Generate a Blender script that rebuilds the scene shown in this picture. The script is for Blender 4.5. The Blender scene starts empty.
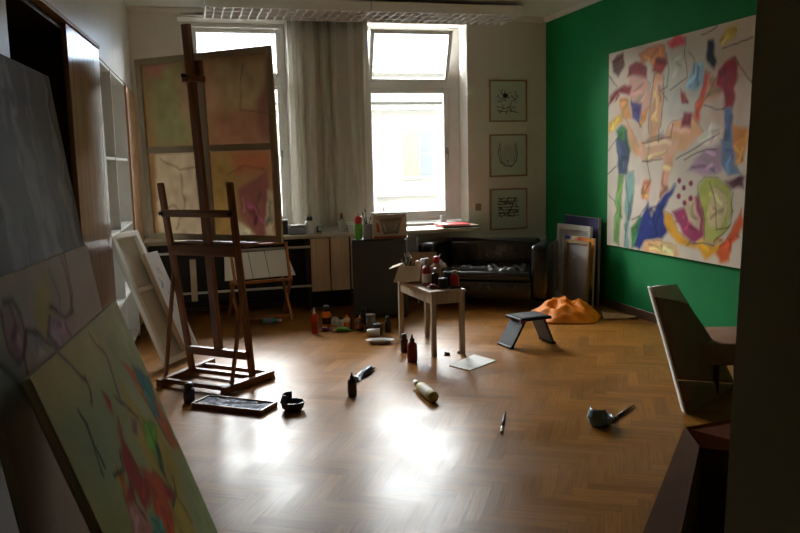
import bpy, bmesh, math, random
import numpy as np
from mathutils import Vector, Matrix, noise as mnoise
random.seed(7); RNG = np.random.default_rng(5)
S = bpy.context.scene
C = S.collection
rad = math.radians

# ------------------------------------------------------------------ camera model
FPX = 785.0; EYE = np.array([0.0, 0.0, 1.5])
def cam_axes(p, r, y):
    cy, sy = math.cos(y), math.sin(y)
    f = np.array([sy*math.cos(p), cy*math.cos(p), -math.sin(p)])
    rt = np.array([cy, -sy, 0.0]); up = np.cross(rt, f)
    c, s = math.cos(r), math.sin(r)
    return np.array([rt*c+up*s, up*c-rt*s, f])
CAM = cam_axes(rad(7.54), rad(-1.36), rad(15.1))
def at(px, py, axis, v):
    """the point of the plane axis = v that the photo shows at pixel (px, py)"""
    d = CAM.T @ np.array([(px-400)/FPX, -(py-266.5)/FPX, 1.0])
    i = 'xyz'.index(axis); t = (v-EYE[i])/d[i]
    return Vector(EYE+t*d)

cd = bpy.data.cameras.new('camera'); cam = bpy.data.objects.new('camera', cd); C.objects.link(cam)
cd.sensor_width = 36; cd.lens = FPX/800*36; cd.clip_start = .05; cd.clip_end = 200
m = Matrix.Identity(4)
for i in range(3):
    m[i][0] = CAM[0][i]; m[i][1] = CAM[1][i]; m[i][2] = -CAM[2][i]; m[i][3] = EYE[i]
cam.matrix_world = m; S.camera = cam

# ------------------------------------------------------------------ materials
def lin(c):
    return tuple((x/12.92 if x <= .04045 else ((x+.055)/1.055)**2.4) for x in c)
def hx(h): return lin(tuple(int(h[i:i+2], 16)/255 for i in (0, 2, 4)))
def newmat(name):
    mt = bpy.data.materials.new(name); mt.use_nodes = True
    nt = mt.node_tree; nt.nodes.clear()
    out = nt.nodes.new('ShaderNodeOutputMaterial'); b = nt.nodes.new('ShaderNodeBsdfPrincipled')
    nt.links.new(b.outputs[0], out.inputs[0])
    return mt, nt, b, out
def N(nt, t, **kw):
    n = nt.nodes.new(t)
    for k, v in kw.items(): setattr(n, k, v)
    return n
def mat(name, col, rough=.55, var=.12, scale=8., metal=0., bump=.0, bscale=60., coat=0., spec=.5, stretch=None, trans=0.):
    """plain procedural material: base colour mottled by noise, optional bump"""
    mt, nt, b, out = newmat(name)
    c = hx(col) if isinstance(col, str) else col
    tc = N(nt, 'ShaderNodeTexCoord'); src = tc.outputs['Object']
    if stretch:
        mp = N(nt, 'ShaderNodeMapping'); mp.inputs['Scale'].default_value = stretch
        nt.links.new(src, mp.inputs[0]); src = mp.outputs[0]
    no = N(nt, 'ShaderNodeTexNoise'); no.inputs['Scale'].default_value = scale; no.inputs['Detail'].default_value = 4
    nt.links.new(src, no.inputs['Vector'])
    rp = N(nt, 'ShaderNodeValToRGB')
    rp.color_ramp.elements[0].position = .3; rp.color_ramp.elements[1].position = .7
    rp.color_ramp.elements[0].color = (*[x*(1-var) for x in c], 1); rp.color_ramp.elements[1].color = (*[min(1, x*(1+var)) for x in c], 1)
    nt.links.new(no.outputs[0], rp.inputs[0]); nt.links.new(rp.outputs[0], b.inputs['Base Color'])
    b.inputs['Roughness'].default_value = rough; b.inputs['Metallic'].default_value = metal
    b.inputs['Coat Weight'].default_value = coat; b.inputs['Specular IOR Level'].default_value = spec
    if trans: b.inputs['Transmission Weight'].default_value = trans
    if bump:
        n2 = N(nt, 'ShaderNodeTexNoise'); n2.inputs['Scale'].default_value = bscale; nt.links.new(src, n2.inputs['Vector'])
        bp = N(nt, 'ShaderNodeBump'); bp.inputs['Strength'].default_value = bump; bp.inputs['Distance'].default_value = .01
        nt.links.new(n2.outputs[0], bp.inputs['Height']); nt.links.new(bp.outputs[0], b.inputs['Normal'])
    return mt
def wood(name, c1, c2, rough=.45, axis='z', scale=6., coat=0.):
    st = {'x': (.15, 2.5, 2.5), 'y': (2.5, .15, 2.5), 'z': (2.5, 2.5, .15)}[axis]
    mt, nt, b, out = newmat(name)
    tc = N(nt, 'ShaderNodeTexCoord'); mp = N(nt, 'ShaderNodeMapping'); mp.inputs['Scale'].default_value = st
    no = N(nt, 'ShaderNodeTexNoise'); no.inputs['Scale'].default_value = scale*2; no.inputs['Detail'].default_value = 6; no.inputs['Distortion'].default_value = .6
    rp = N(nt, 'ShaderNodeValToRGB'); rp.color_ramp.elements[0].position = .35; rp.color_ramp.elements[1].position = .68
    rp.color_ramp.elements[0].color = (*hx(c1), 1); rp.color_ramp.elements[1].color = (*hx(c2), 1)
    nt.links.new(tc.outputs['Object'], mp.inputs[0]); nt.links.new(mp.outputs[0], no.inputs['Vector'])
    nt.links.new(no.outputs[0], rp.inputs[0]); nt.links.new(rp.outputs[0], b.inputs['Base Color'])
    b.inputs['Roughness'].default_value = rough; b.inputs['Coat Weight'].default_value = coat
    return mt
def painted(name, rough=.6, translucent=0., bump=.15, coat=0.):
    """reads the painter's colour attribute, with a canvas weave bump"""
    mt, nt, b, out = newmat(name)
    a = N(nt, 'ShaderNodeVertexColor', layer_name='Paint'); nt.links.new(a.outputs[0], b.inputs['Base Color'])
    b.inputs['Roughness'].default_value = rough; b.inputs['Coat Weight'].default_value = coat; b.inputs['Specular IOR Level'].default_value = .12
    tc = N(nt, 'ShaderNodeTexCoord'); no = N(nt, 'ShaderNodeTexNoise'); no.inputs['Scale'].default_value = 90
    nt.links.new(tc.outputs['Object'], no.inputs['Vector'])
    bp = N(nt, 'ShaderNodeBump'); bp.inputs['Strength'].default_value = bump; bp.inputs['Distance'].default_value = .01
    nt.links.new(no.outputs[0], bp.inputs['Height']); nt.links.new(bp.outputs[0], b.inputs['Normal'])
    if translucent:
        t = N(nt, 'ShaderNodeBsdfTranslucent'); nt.links.new(a.outputs[0], t.inputs[0])
        mx = N(nt, 'ShaderNodeMixShader'); mx.inputs[0].default_value = translucent
        nt.links.new(b.outputs[0], mx.inputs[1]); nt.links.new(t.outputs[0], mx.inputs[2]); nt.links.new(mx.outputs[0], out.inputs[0])
    return mt
def fabric(name, col, translucent=.3, rough=.9):
    mt, nt, b, out = newmat(name); c = hx(col)
    tc = N(nt, 'ShaderNodeTexCoord'); no = N(nt, 'ShaderNodeTexNoise'); no.inputs['Scale'].default_value = 40
    nt.links.new(tc.outputs['Object'], no.inputs['Vector'])
    rp = N(nt, 'ShaderNodeValToRGB'); rp.color_ramp.elements[0].color = (*[x*.93 for x in c], 1); rp.color_ramp.elements[1].color = (*c, 1)
    nt.links.new(no.outputs[0], rp.inputs[0]); nt.links.new(rp.outputs[0], b.inputs['Base Color']); b.inputs['Roughness'].default_value = rough
    t = N(nt, 'ShaderNodeBsdfTranslucent'); nt.links.new(rp.outputs[0], t.inputs[0])
    mx = N(nt, 'ShaderNodeMixShader'); mx.inputs[0].default_value = translucent
    nt.links.new(b.outputs[0], mx.inputs[1]); nt.links.new(t.outputs[0], mx.inputs[2]); nt.links.new(mx.outputs[0], out.inputs[0])
    return mt
def pane_mat(name):
    mt, nt, b, out = newmat(name); nt.nodes.remove(b)
    t = N(nt, 'ShaderNodeBsdfTransparent'); t.inputs[0].default_value = (.96, .98, .97, 1)
    g = N(nt, 'ShaderNodeBsdfGlossy'); g.inputs['Roughness'].default_value = .02
    fr = N(nt, 'ShaderNodeFresnel'); fr.inputs[0].default_value = 1.45
    mx = N(nt, 'ShaderNodeMixShader')
    nt.links.new(fr.outputs[0], mx.inputs[0]); nt.links.new(t.outputs[0], mx.inputs[1]); nt.links.new(g.outputs[0], mx.inputs[2]); nt.links.new(mx.outputs[0], out.inputs[0])
    return mt
def parquet_mat():
    mt, nt, b, out = newmat('oak_parquet')
    a = N(nt, 'ShaderNodeVertexColor', layer_name='Plank')
    uv = N(nt, 'ShaderNodeUVMap', uv_map='UVMap'); mp = N(nt, 'ShaderNodeMapping'); mp.inputs['Scale'].default_value = (3, 45, 1)
    no = N(nt, 'ShaderNodeTexNoise'); no.inputs['Scale'].default_value = 1.6; no.inputs['Detail'].default_value = 5
    nt.links.new(uv.outputs[0], mp.inputs[0]); nt.links.new(mp.outputs[0], no.inputs['Vector'])
    rp = N(nt, 'ShaderNodeValToRGB'); rp.color_ramp.elements[0].position = .3; rp.color_ramp.elements[1].position = .75
    rp.color_ramp.elements[0].color = (.72, .68, .62, 1); rp.color_ramp.elements[1].color = (1.12, 1.1, 1.05, 1)
    nt.links.new(no.outputs[0], rp.inputs[0])
    mx = N(nt, 'ShaderNodeMixRGB', blend_type='MULTIPLY'); mx.inputs[0].default_value = 1
    nt.links.new(a.outputs[0], mx.inputs[1]); nt.links.new(rp.outputs[0], mx.inputs[2]); nt.links.new(mx.outputs[0], b.inputs['Base Color'])
    tc = N(nt, 'ShaderNodeTexCoord'); n2 = N(nt, 'ShaderNodeTexNoise'); n2.inputs['Scale'].default_value = 2.2; n2.inputs['Detail'].default_value = 6
    nt.links.new(tc.outputs['Object'], n2.inputs['Vector'])
    mr = N(nt, 'ShaderNodeMapRange'); mr.inputs[1].default_value = .3; mr.inputs[2].default_value = .7; mr.inputs[3].default_value = .28; mr.inputs[4].default_value = .40
    nt.links.new(n2.outputs[0], mr.inputs[0]); nt.links.new(mr.outputs[0], b.inputs['Roughness'])
    bp = N(nt, 'ShaderNodeBump'); bp.inputs['Strength'].default_value = .12; bp.inputs['Distance'].default_value = .004
    nt.links.new(no.outputs[0], bp.inputs['Height']); nt.links.new(bp.outputs[0], b.inputs['Normal'])
    b.inputs['Specular IOR Level'].default_value = .11
    return mt

M = {}
M['white_wall'] = mat('warm_white_plaster', 'ebe6da', .85, .03, 3, bump=.05)
M['green_wall'] = mat('green_wall_paint', '04753c', .75, .06, 2.5, bump=.05, spec=.2)
M['ceiling'] = mat('ceiling_paint', 'eef3ec', .9, .02)
M['hall_wall'] = mat('olive_grey_paint', 'a5a28c', .85, .05)
M['white_paint'] = mat('white_gloss_paint', 'eeede8', .35, .03)
M['white_lacquer'] = mat('white_lacquered_board', 'e8e8e3', .3, .02)
M['cream_board'] = mat('cream_board', 'c8b694', .5, .06)
M['veneer'] = wood('pale_brown_veneer', '94735a', 'ab886b', .2, 'z', 4)
M['orange_wood'] = wood('orange_beech', 'b58655', 'cf9f6a', .45, 'z', 5)
M['door_wood'] = wood('light_birch', 'c7a886', 'd8bb9a', .5, 'z', 5)
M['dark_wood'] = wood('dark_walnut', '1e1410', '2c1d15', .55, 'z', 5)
M['easel_wood'] = wood('easel_brown_wood', '63391b', '8a552c', .4, 'z', 7)
M['easel_wood_x'] = wood('easel_brown_wood_crosswise', '5c351a', '80502a', .4, 'x', 7)
M['easel_wood_y'] = wood('easel_brown_wood_lengthwise', '5c351a', '80502a', .4, 'y', 7)
M['rack_wood'] = wood('rack_orange_wood', '8c5528', 'a96a36', .45, 'z', 8)
M['table_wood'] = wood('table_greyed_pine', '95836c', 'b5a28a', .5, 'z', 6)
M['stretcher'] = wood('stretcher_pine', 'b7a184', 'c9b597', .6, 'z', 6)
M['frame_wood'] = wood('thin_oak_frame', '8f6d45', 'a98657', .45, 'z', 10)
M['brown_base'] = wood('brown_baseboard_wood', '4a3322', '5f432d', .5, 'y', 6)
M['canvas_white'] = mat('primed_white_canvas', 'd6d4cc', .8, .03, bump=.1, bscale=200)
M['canvas_edge'] = mat('raw_canvas_edge', 'cfc8b4', .85, .08)
M['canvas_grey'] = mat('greyed_canvas_back', 'b3a58c', .85, .06, spec=.2)
M['paint'] = painted('painted_canvas')
M['paint_back'] = painted('painted_canvas_translucent', .8, .25)
M['print'] = painted('printed_paper', .5, 0, .02)
M['pane'] = pane_mat('window_pane')
M['curtain_white'] = fabric('white_curtain_cloth', 'f7f4ec', .5)
M['curtain_grey'] = fabric('grey_white_curtain_cloth', 'ebe7dc', .45)
M['black'] = mat('matt_black', '0d0d0e', .5, .1)
M['charcoal'] = mat('charcoal_lacquer', '262b29', .5, .06)
M['stool_black'] = mat('stool_black_plastic', '0c0c0e', .5, .1, spec=.15)
M['black_plastic'] = mat('black_plastic', '121317', .38, .1)
M['leather'] = mat('black_leather', '101012', .27, .15, 12, bump=.25, bscale=35, coat=.3)
M['metal'] = mat('brushed_metal', 'aaaaaa', .3, .05, metal=1)
M['mirror_metal'] = mat('louvre_reflector', '6a4048', .12, .02, metal=1)  # maroon tint stands in for coloured room reflections in the louvre cells
M['white_metal'] = mat('white_enamelled_tube', 'cfcfca', .35, .03)
M['carton'] = mat('brown_cardboard', '8f7350', .8, .08)
M['carton_dark'] = mat('old_brown_cardboard', '4a2f18', .95, .1, spec=.1)
M['carton_red'] = mat('reddish_cardboard', '7a4128', .9, .1, spec=.1)
M['paper'] = mat('white_paper', 'dddcd6', .8, .02)
M['grey_paper'] = mat('greyish_paper', '9b9a97', .8, .05)
M['red'] = mat('red_plastic', 'b3121b', .3, .08)
M['dark_red'] = mat('deep_red_plastic', '7c0f18', .3, .08)
M['orange'] = mat('orange_plastic', 'd9701c', .35, .1)
M['orange_sheet'] = mat('orange_plastic_sheet', 'e07c04', .6, .18, 9, bump=.2, bscale=18, spec=.2)
M['tan_sheet'] = mat('tan_paper_sheet', '9c7448', .7, .12)
M['green'] = mat('leaf_green_plastic', '5d9a2c', .35, .1)
M['teal'] = mat('teal_paint_tube', '2e6f73', .35, .1)
M['blue'] = mat('dark_blue_plastic', '1b2350', .3, .15)
M['navy'] = mat('navy_glazed_plastic', '2a3150', .2, .2)
M['purple'] = mat('purple_plastic', '6a2354', .35, .1)
M['white_plastic'] = mat('white_plastic', 'dadad8', .35, .03)
M['grey_plastic'] = mat('grey_plastic', '80838a', .45, .06)
M['brown_glass'] = mat('brown_bottle_plastic', '3b2018', .25, .1)
M['yellow_green'] = mat('pale_yellow_plastic', 'b9b165', .35, .1)
M['label'] = mat('cream_label_paper', 'c9bca8', .6, .05)
M['slate_blue'] = mat('slate_blue_plastic', '627c8a', .35, .12)
M['glass'] = mat('clear_jar_glass', 'e6efec', .03, .0, trans=1.)
M['bristle'] = mat('brush_bristles', '4a3a2a', .9, .1)
M['chair_grey'] = mat('pale_grey_chair_fabric', 'efece4', .7, .06, bump=.1)
M['chair_brown'] = mat('dark_brown_leather', '8f6a52', .6, .12, bump=.1, spec=.2)
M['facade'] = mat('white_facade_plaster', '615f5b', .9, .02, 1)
M['facade_ochre'] = mat('ochre_blind', '4e432c', .8, .05)
M['facade_glass'] = mat('dark_far_glass', '2c3036', .6, .1)
M['roof'] = mat('grey_blue_roof', '5a6474', .7, .08)
M['lilac'] = mat('lilac_plaster', '5f5c70', .9, .03)
M['switch'] = mat('yellowed_switch_plastic', 'a08c66', .5, .05)
M['parquet'] = parquet_mat()
M['plank_gap'] = mat('dark_joint', '4a3018', .7, .1)

# ------------------------------------------------------------------ mesh helpers
class MB:
    def __init__(s): s.bm = bmesh.new()
    def box(s, c, size, rot=None, bev=0., seg=1, mi=0):
        r = bmesh.ops.create_cube(s.bm, size=1.0); vs = r['verts']
        mt = Matrix.Translation(Vector(c)) @ ((rot.to_4x4() if rot is not None else Matrix.Identity(4)) @ Matrix.Diagonal((*size, 1)))
        bmesh.ops.transform(s.bm, matrix=mt, verts=vs)
        es = list({e for v in vs for e in v.link_edges}); fs = list({f for v in vs for f in v.link_faces})
        for f in fs: f.material_index = mi
        if bev: bmesh.ops.bevel(s.bm, geom=es, offset=bev, segments=seg, affect='EDGES', profile=.5, clamp_overlap=True)
        return s
    def b(s, x0, x1, y0, y1, z0, z1, bev=0., seg=1, mi=0):
        return s.box(((x0+x1)/2, (y0+y1)/2, (z0+z1)/2), (abs(x1-x0), abs(y1-y0), abs(z1-z0)), None, bev, seg, mi)
    def bar(s, p, q, w, h, up=(0, 0, 1), bev=0.):
        p, q = Vector(p), Vector(q); d = q-p; L = d.length; z = d.normalized(); u = Vector(up)
        if abs(z.dot(u)) > .98: u = Vector((0, 1, 0))
        x = u.cross(z).normalized(); y = z.cross(x)
        return s.box((p+q)/2, (w, h, L), Matrix((x, y, z)).transposed(), bev)
    def tube(s, pts, r, n=10, cap=True):
        pts = [Vector(p) for p in pts]; rings = []
        rs = r if isinstance(r, (list, tuple)) else [r]*len(pts)
        t0 = (pts[1]-pts[0]).normalized(); ref = Vector((0, 0, 1)) if abs(t0.z) < .9 else Vector((1, 0, 0))
        for i, p in enumerate(pts):
            t = (pts[min(i+1, len(pts)-1)]-pts[max(i-1, 0)]).normalized()
            x = ref.cross(t).normalized(); y = t.cross(x)
            rings.append([s.bm.verts.new(p+(x*math.cos(2*math.pi*k/n)+y*math.sin(2*math.pi*k/n))*rs[i]) for k in range(n)])
        for a, b_ in zip(rings, rings[1:]):
            for k in range(n): s.bm.faces.new((a[k], a[(k+1) % n], b_[(k+1) % n], b_[k]))
        if cap: s.bm.faces.new(rings[0][::-1]); s.bm.faces.new(rings[-1])
        return s
    def lathe(s, prof, c=(0, 0, 0), n=20, sx=1., sy=1., cap=True):
        c = Vector(c); rings = []
        for r, z in prof:
            rings.append([s.bm.verts.new(c+Vector((r*sx*math.cos(2*math.pi*k/n), r*sy*math.sin(2*math.pi*k/n), z))) for k in range(n)])
        for a, b_ in zip(rings, rings[1:]):
            for k in range(n): s.bm.faces.new((a[k], a[(k+1) % n], b_[(k+1) % n], b_[k]))
        if cap: s.bm.faces.new(rings[0][::-1]); s.bm.faces.new(rings[-1])
        return s
    def grid(s, f, nu, nv, thick=None):
        """surface f(u, v) -> point, u and v in 0..1"""
        vs = [[s.bm.verts.new(Vector(f(i/nu, j/nv))) for i in range(nu+1)] for j in range(nv+1)]
        for j in range(nv):
            for i in range(nu): s.bm.faces.new((vs[j][i], vs[j][i+1], vs[j+1][i+1], vs[j+1][i]))
        return s
    def quad(s, *ps):
        s.bm.faces.new([s.bm.verts.new(Vector(p)) for p in ps]); return s
    def slab(s, ps, t):
        """a flat polygon given thickness t along its normal"""
        ps = [Vector(p) for p in ps]; n = (ps[1]-ps[0]).cross(ps[2]-ps[0]).normalized()
        a = [s.bm.verts.new(p) for p in ps]; b_ = [s.bm.verts.new(p-n*t) for p in ps]
        s.bm.faces.new(a); s.bm.faces.new(b_[::-1])
        for k in range(len(ps)):
            k2 = (k+1) % len(ps); s.bm.faces.new((a[k], b_[k], b_[k2], a[k2]))
        return s
    def build(s, name, mats, parent=None, smooth=False, solid=0., sub=0):
        bmesh.ops.recalc_face_normals(s.bm, faces=s.bm.faces)
        me = bpy.data.meshes.new(name); s.bm.to_mesh(me); s.bm.free()
        for mt in (mats if isinstance(mats, (list, tuple)) else [mats]): me.materials.append(M[mt] if isinstance(mt, str) else mt)
        if smooth:
            for p in me.polygons: p.use_smooth = True
        o = bpy.data.objects.new(name, me); C.objects.link(o)
        if parent is not None: o.parent = parent
        if solid:
            md = o.modifiers.new('thickness', 'SOLIDIFY'); md.thickness = solid; md.offset = 0
        if sub:
            md = o.modifiers.new('smooth', 'SUBSURF'); md.levels = md.render_levels = sub
        return o
def thing(name, label, cat, loc=(0, 0, 0), rotz=0., group=None, mw=None):
    o = bpy.data.objects.new(name, None); C.objects.link(o); o.empty_display_size = .1
    if mw is not None: o.matrix_world = mw
    else: o.location = loc; o.rotation_euler = (0, 0, rotz)
    return tag(o, label, cat, group)
def tag(o, label, cat, group=None):
    o['label'] = label; o['category'] = cat
    if group: o['group'] = group
    return o
def struct(o): o['kind'] = 'structure'; return o
def sempty(name, loc=(0, 0, 0)):
    o = bpy.data.objects.new(name, None); C.objects.link(o); o.location = loc; return struct(o)
def dup(root, loc, rotz, label, group=None):
    r = root.copy(); C.objects.link(r); r.location = loc; r.rotation_euler = (0, 0, rotz); r['label'] = label
    if group: r['group'] = group
    for ch in list(root.children):
        c = ch.copy(); C.objects.link(c); c.parent = r
        for g in ch.children:
            d = g.copy(); C.objects.link(d); d.parent = c
    return r

# ------------------------------------------------------------------ the painter (colour grids for pictures)
class Picture:
    """paints strokes and patches in u (0 left..1 right), v (0 top..1 bottom) onto a colour grid"""
    def __init__(s, nu, nv, base, aspect, mottle=.08, seed=0, mscale=5):
        s.nu, s.nv, s.asp = nu, nv, aspect
        s.U, s.V = np.meshgrid(np.linspace(0, 1, nu+1), np.linspace(0, 1, nv+1))
        s.img = np.zeros((nv+1, nu+1, 3)); s.img[:] = np.array(hx(base))
        r = np.random.default_rng(seed)
        s.n1 = s.noise(r, mscale); s.n2 = s.noise(r, mscale*3); s.n3 = s.noise(r, 26)
        s.img *= (1+mottle*(s.n1*.6+s.n2*.4))[..., None]
    def noise(s, r, k):
        g = r.normal(size=(k+3, k+3)); x = s.U*k; y = s.V*k; i = x.astype(int); j = y.astype(int); fx = x-i; fy = y-j
        fx = fx*fx*(3-2*fx); fy = fy*fy*(3-2*fy)
        return (g[j, i]*(1-fx)+g[j, i+1]*fx)*(1-fy)+(g[j+1, i]*(1-fx)+g[j+1, i+1]*fx)*fy
    def lay(s, mask, col, var=.15, a=1.):
        c = np.array(hx(col)); sh = (1+var*(s.n2*.5+s.n3*.5))[..., None]
        mask = np.clip(mask*a, 0, 1)[..., None]
        s.img = s.img*(1-mask)+np.clip(c*sh, 0, 1)*mask
    def poly(s, pts, col, soft=.012, var=.15, a=1., wob=.006):
        """filled patch with a slightly wobbly, soft edge"""
        x = s.U*s.asp+s.n3*wob; y = s.V+s.n2*wob; P = [(p[0]*s.asp, p[1]) for p in pts]
        d = np.full(x.shape, 1e9); ins = np.zeros(x.shape, bool)
        for (x0, y0), (x1, y1) in zip(P, P[1:]+P[:1]):
            ex, ey = x1-x0, y1-y0; t = np.clip(((x-x0)*ex+(y-y0)*ey)/(ex*ex+ey*ey+1e-12), 0, 1)
            d = np.minimum(d, np.hypot(x-x0-t*ex, y-y0-t*ey))
            cr = (y0 > y) != (y1 > y)
            with np.errstate(divide='ignore', invalid='ignore'): ins ^= cr & (x < ex*(y-y0)/(ey if ey else 1e-12)+x0)
        s.lay(np.clip(.5+np.where(ins, d, -d)/soft, 0, 1), col, var, a); return s
    def line(s, pts, col, w=.006, soft=.004, var=.1, a=1., wob=.004):
        x = s.U*s.asp+s.n3*wob; y = s.V+s.n2*wob; P = [(p[0]*s.asp, p[1]) for p in pts]
        d = np.full(x.shape, 1e9)
        for (x0, y0), (x1, y1) in zip(P, P[1:]):
            ex, ey = x1-x0, y1-y0; t = np.clip(((x-x0)*ex+(y-y0)*ey)/(ex*ex+ey*ey+1e-12), 0, 1)
            d = np.minimum(d, np.hypot(x-x0-t*ex, y-y0-t*ey))
        s.lay(np.clip(.5+(w-d)/soft, 0, 1), col, var, a); return s
    def blob(s, u, v, ru, rv, col, a=1., soft=.5, var=.15):
        d = np.hypot((s.U-u)/ru, (s.V-v)/rv)+s.n3*.06
        s.lay(np.clip((1-d)/soft+.5, 0, 1), col, var, a); return s
    def mesh(s, name, w, h, material, parent, y=0., z0=0., x0=None, flip=False):
        """the picture as a gridded flat face w x h in the local xz plane, centred on x unless x0 is given"""
        nu, nv = s.nu, s.nv; x0 = -w/2 if x0 is None else x0
        uu = s.U if not flip else 1-s.U
        co = np.stack([x0+uu*w, np.full_like(s.U, y), z0+(1-s.V)*h], -1).reshape(-1, 3)
        idx = np.arange((nu+1)*(nv+1)).reshape(nv+1, nu+1)
        f = np.stack([idx[1:, :-1], idx[1:, 1:], idx[:-1, 1:], idx[:-1, :-1]], -1).reshape(-1, 4)
        if flip: f = f[:, ::-1]
        me = bpy.data.meshes.new(name); me.from_pydata(co.tolist(), [], f.tolist())
        at_ = me.color_attributes.new('Paint', 'FLOAT_COLOR', 'POINT')
        rgba = np.ones(((nu+1)*(nv+1), 4)); rgba[:, :3] = np.clip(s.img, 0, 1).reshape(-1, 3)
        at_.data.foreach_set('color', rgba.ravel().astype(np.float32))
        me.materials.append(M[material]); o = bpy.data.objects.new(name, me); C.objects.link(o)
        o.parent = parent; return o

# ================================================================== THE SETTING
XR, YB, ZC = 4.06, 8.43, 3.09
# herringbone floor: one mesh, every block a face with its own tone
def make_floor():
    w, n = .072, 5; L = w*n; g = .0006; a = rad(-30); ca, sa = math.cos(a), math.sin(a)
    verts, faces, cols, uvs = [], [], [], []
    x0, x1, y0, y1 = -1.35, 4.2, -1.6, 8.9
    def rot(x, y): return (x*ca-y*sa, x*sa+y*ca)
    for i in range(-160, 200):
        for j in range(-40, 40):
            for k in (0, 1):
                bx, by = i*w+j*L, i*w-j*L
                rx0, ry0, rx1, ry1 = (bx, by, bx+L, by+w) if k == 0 else (bx-w, by, bx, by+L)
                cx, cy = rot((rx0+rx1)/2, (ry0+ry1)/2)
                if not (x0-.3 < cx-0 < x1+.3 and y0-.3 < cy < y1+.3): continue
                t1, t2 = random.uniform(-.0004, .0004), random.uniform(-.0004, .0004)
                q = [(rx0+g, ry0+g), (rx1-g, ry0+g), (rx1-g, ry1-g), (rx0+g, ry1-g)]
                b = len(verts)
                for h, (px, py) in enumerate(q):
                    X, Y = rot(px, py); verts.append((min(max(X, x0), x1), min(max(Y, y0), y1), (t1 if h in (0, 3) else -t1)+(t2 if h < 2 else -t2)-.0008))
                faces.append((b, b+1, b+2, b+3))
                v = random.gauss(0, .105); hshift = random.uniform(-.05, .06)
                base = np.array(hx('8c5d26'))*(1+v)*np.array([1, 1+hshift*.5, 1+hshift])
                cols.append((*np.clip(base, 0, 1), 1))
                o1, o2 = random.random()*9, random.random()*9
                uvs.append([(o1, o2), (o1+L, o2), (o1+L, o2+w), (o1, o2+w)] if k == 0 else [(o1, o2), (o1, o2+w), (o1+L, o2+w), (o1+L, o2)])
    nb = len(verts)
    verts += [(x0, y0, -.0022), (x1, y0, -.0022), (x1, y1, -.0022), (x0, y1, -.0022), (x0, y0, -.06), (x1, y0, -.06), (x1, y1, -.06), (x0, y1, -.06)]
    for f in ((0, 1, 2, 3), (7, 6, 5, 4), (0, 4, 5, 1), (1, 5, 6, 2), (2, 6, 7, 3), (3, 7, 4, 0)):
        faces.append(tuple(nb+q for q in f)); cols.append((.1, .06, .03, 1)); uvs.append([(0, 0)]*4)
    me = bpy.data.meshes.new('floor'); me.from_pydata(verts, [], faces)
    me.materials.append(M['parquet']); me.materials.append(M['plank_gap'])
    ca_ = me.color_attributes.new('Plank', 'FLOAT_COLOR', 'CORNER'); uvl = me.uv_layers.new(name='UVMap')
    for p in me.polygons:
        if p.index >= len(faces)-6: p.material_index = 1
        for h, li in enumerate(p.loop_indices): ca_.data[li].color = cols[p.index]; uvl.data[li].uv = uvs[p.index][h]
    o = bpy.data.objects.new('floor', me); C.objects.link(o); return struct(o)
make_floor()
struct(MB().b(-1.4, 4.3, -1.7, 8.95, ZC, ZC+.2).build('ceiling', 'ceiling'))
W1, W2, WZ0, WZ1 = (.02, 1.12), (1.98, 3.10), .79, 3.0
wb = MB()
for x0, x1 in ((-1.3, W1[0]), (W1[1], W2[0]), (W2[1], XR)): wb.b(x0, x1, YB, 8.86, -.06, ZC)
for a, b in (W1, W2): wb.b(a, b, YB, 8.86, -.06, WZ0); wb.b(a, b, YB, 8.86, WZ1, ZC)
struct(wb.build('wall_back', 'white_wall'))
struct(MB().b(XR, XR+.2, 1.2, 8.86, -.06, ZC).build('wall_right', 'green_wall'))
struct(MB().b(-1.35, -1.25, -1.6, 8.43, -.06, ZC).build('wall_left', 'white_wall'))
wf = MB()
ja, jb = at(757, 0, 'y', 1.2), at(724, 533, 'y', 1.2); js = (ja.x-jb.x)/(ja.z-jb.z); jx = lambda z: jb.x+(z-jb.z)*js
vs_ = [(jx(-.06), -.06), (XR, -.06), (XR, ZC), (jx(ZC), ZC)]
wf.slab([(x, 1.2, z) for x, z in vs_], -.35)
wf.b(-1.25, -.42, .85, 1.2, -.06, ZC).b(-.42, jx(ZC), .85, 1.2, 2.6, ZC)
struct(wf.build('wall_front', 'hall_wall'))
hw = MB().b(-1.25, 4.2, -1.65, -1.55, -.06, ZC).b(2.2, 2.3, -1.55, .85, -.06, ZC)
struct(hw.build('wall_hall', 'hall_wall'))
struct(MB().b(XR-.018, XR, 1.2, YB, 0, .085, .004).build('baseboard_right', 'brown_base'))
struct(MB().b(-.44, XR-.02, YB-.018, YB, 0, .085, .004).build('baseboard_back', 'brown_base'))
cv = MB()
def cove(p0, p1, n, mb):      # quarter-round ceiling moulding from p0 to p1, leaving the wall along n
    p0, p1, n = Vector(p0), Vector(p1), Vector(n); prof = [(0, -.055), (.012, -.055), (.02, -.04), (.035, -.025), (.05, -.015), (.05, 0), (0, 0)]
    a = [mb.bm.verts.new(p0+n*q+Vector((0, 0, z))) for q, z in prof]; b = [mb.bm.verts.new(p1+n*q+Vector((0, 0, z))) for q, z in prof]
    for k in range(len(prof)):
        k2 = (k+1) % len(prof); mb.bm.faces.new((a[k], a[k2], b[k2], b[k]))
    mb.bm.faces.new(a); mb.bm.faces.new(b[::-1])
cove((XR, 1.2, ZC), (XR, YB, ZC), (-1, 0, 0), cv); struct(cv.build('trim_1', 'white_paint'))
cv = MB(); cove((-.46, YB, ZC), (XR-.05, YB, ZC), (0, -1, 0), cv); struct(cv.build('trim_2', 'white_wall'))
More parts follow.
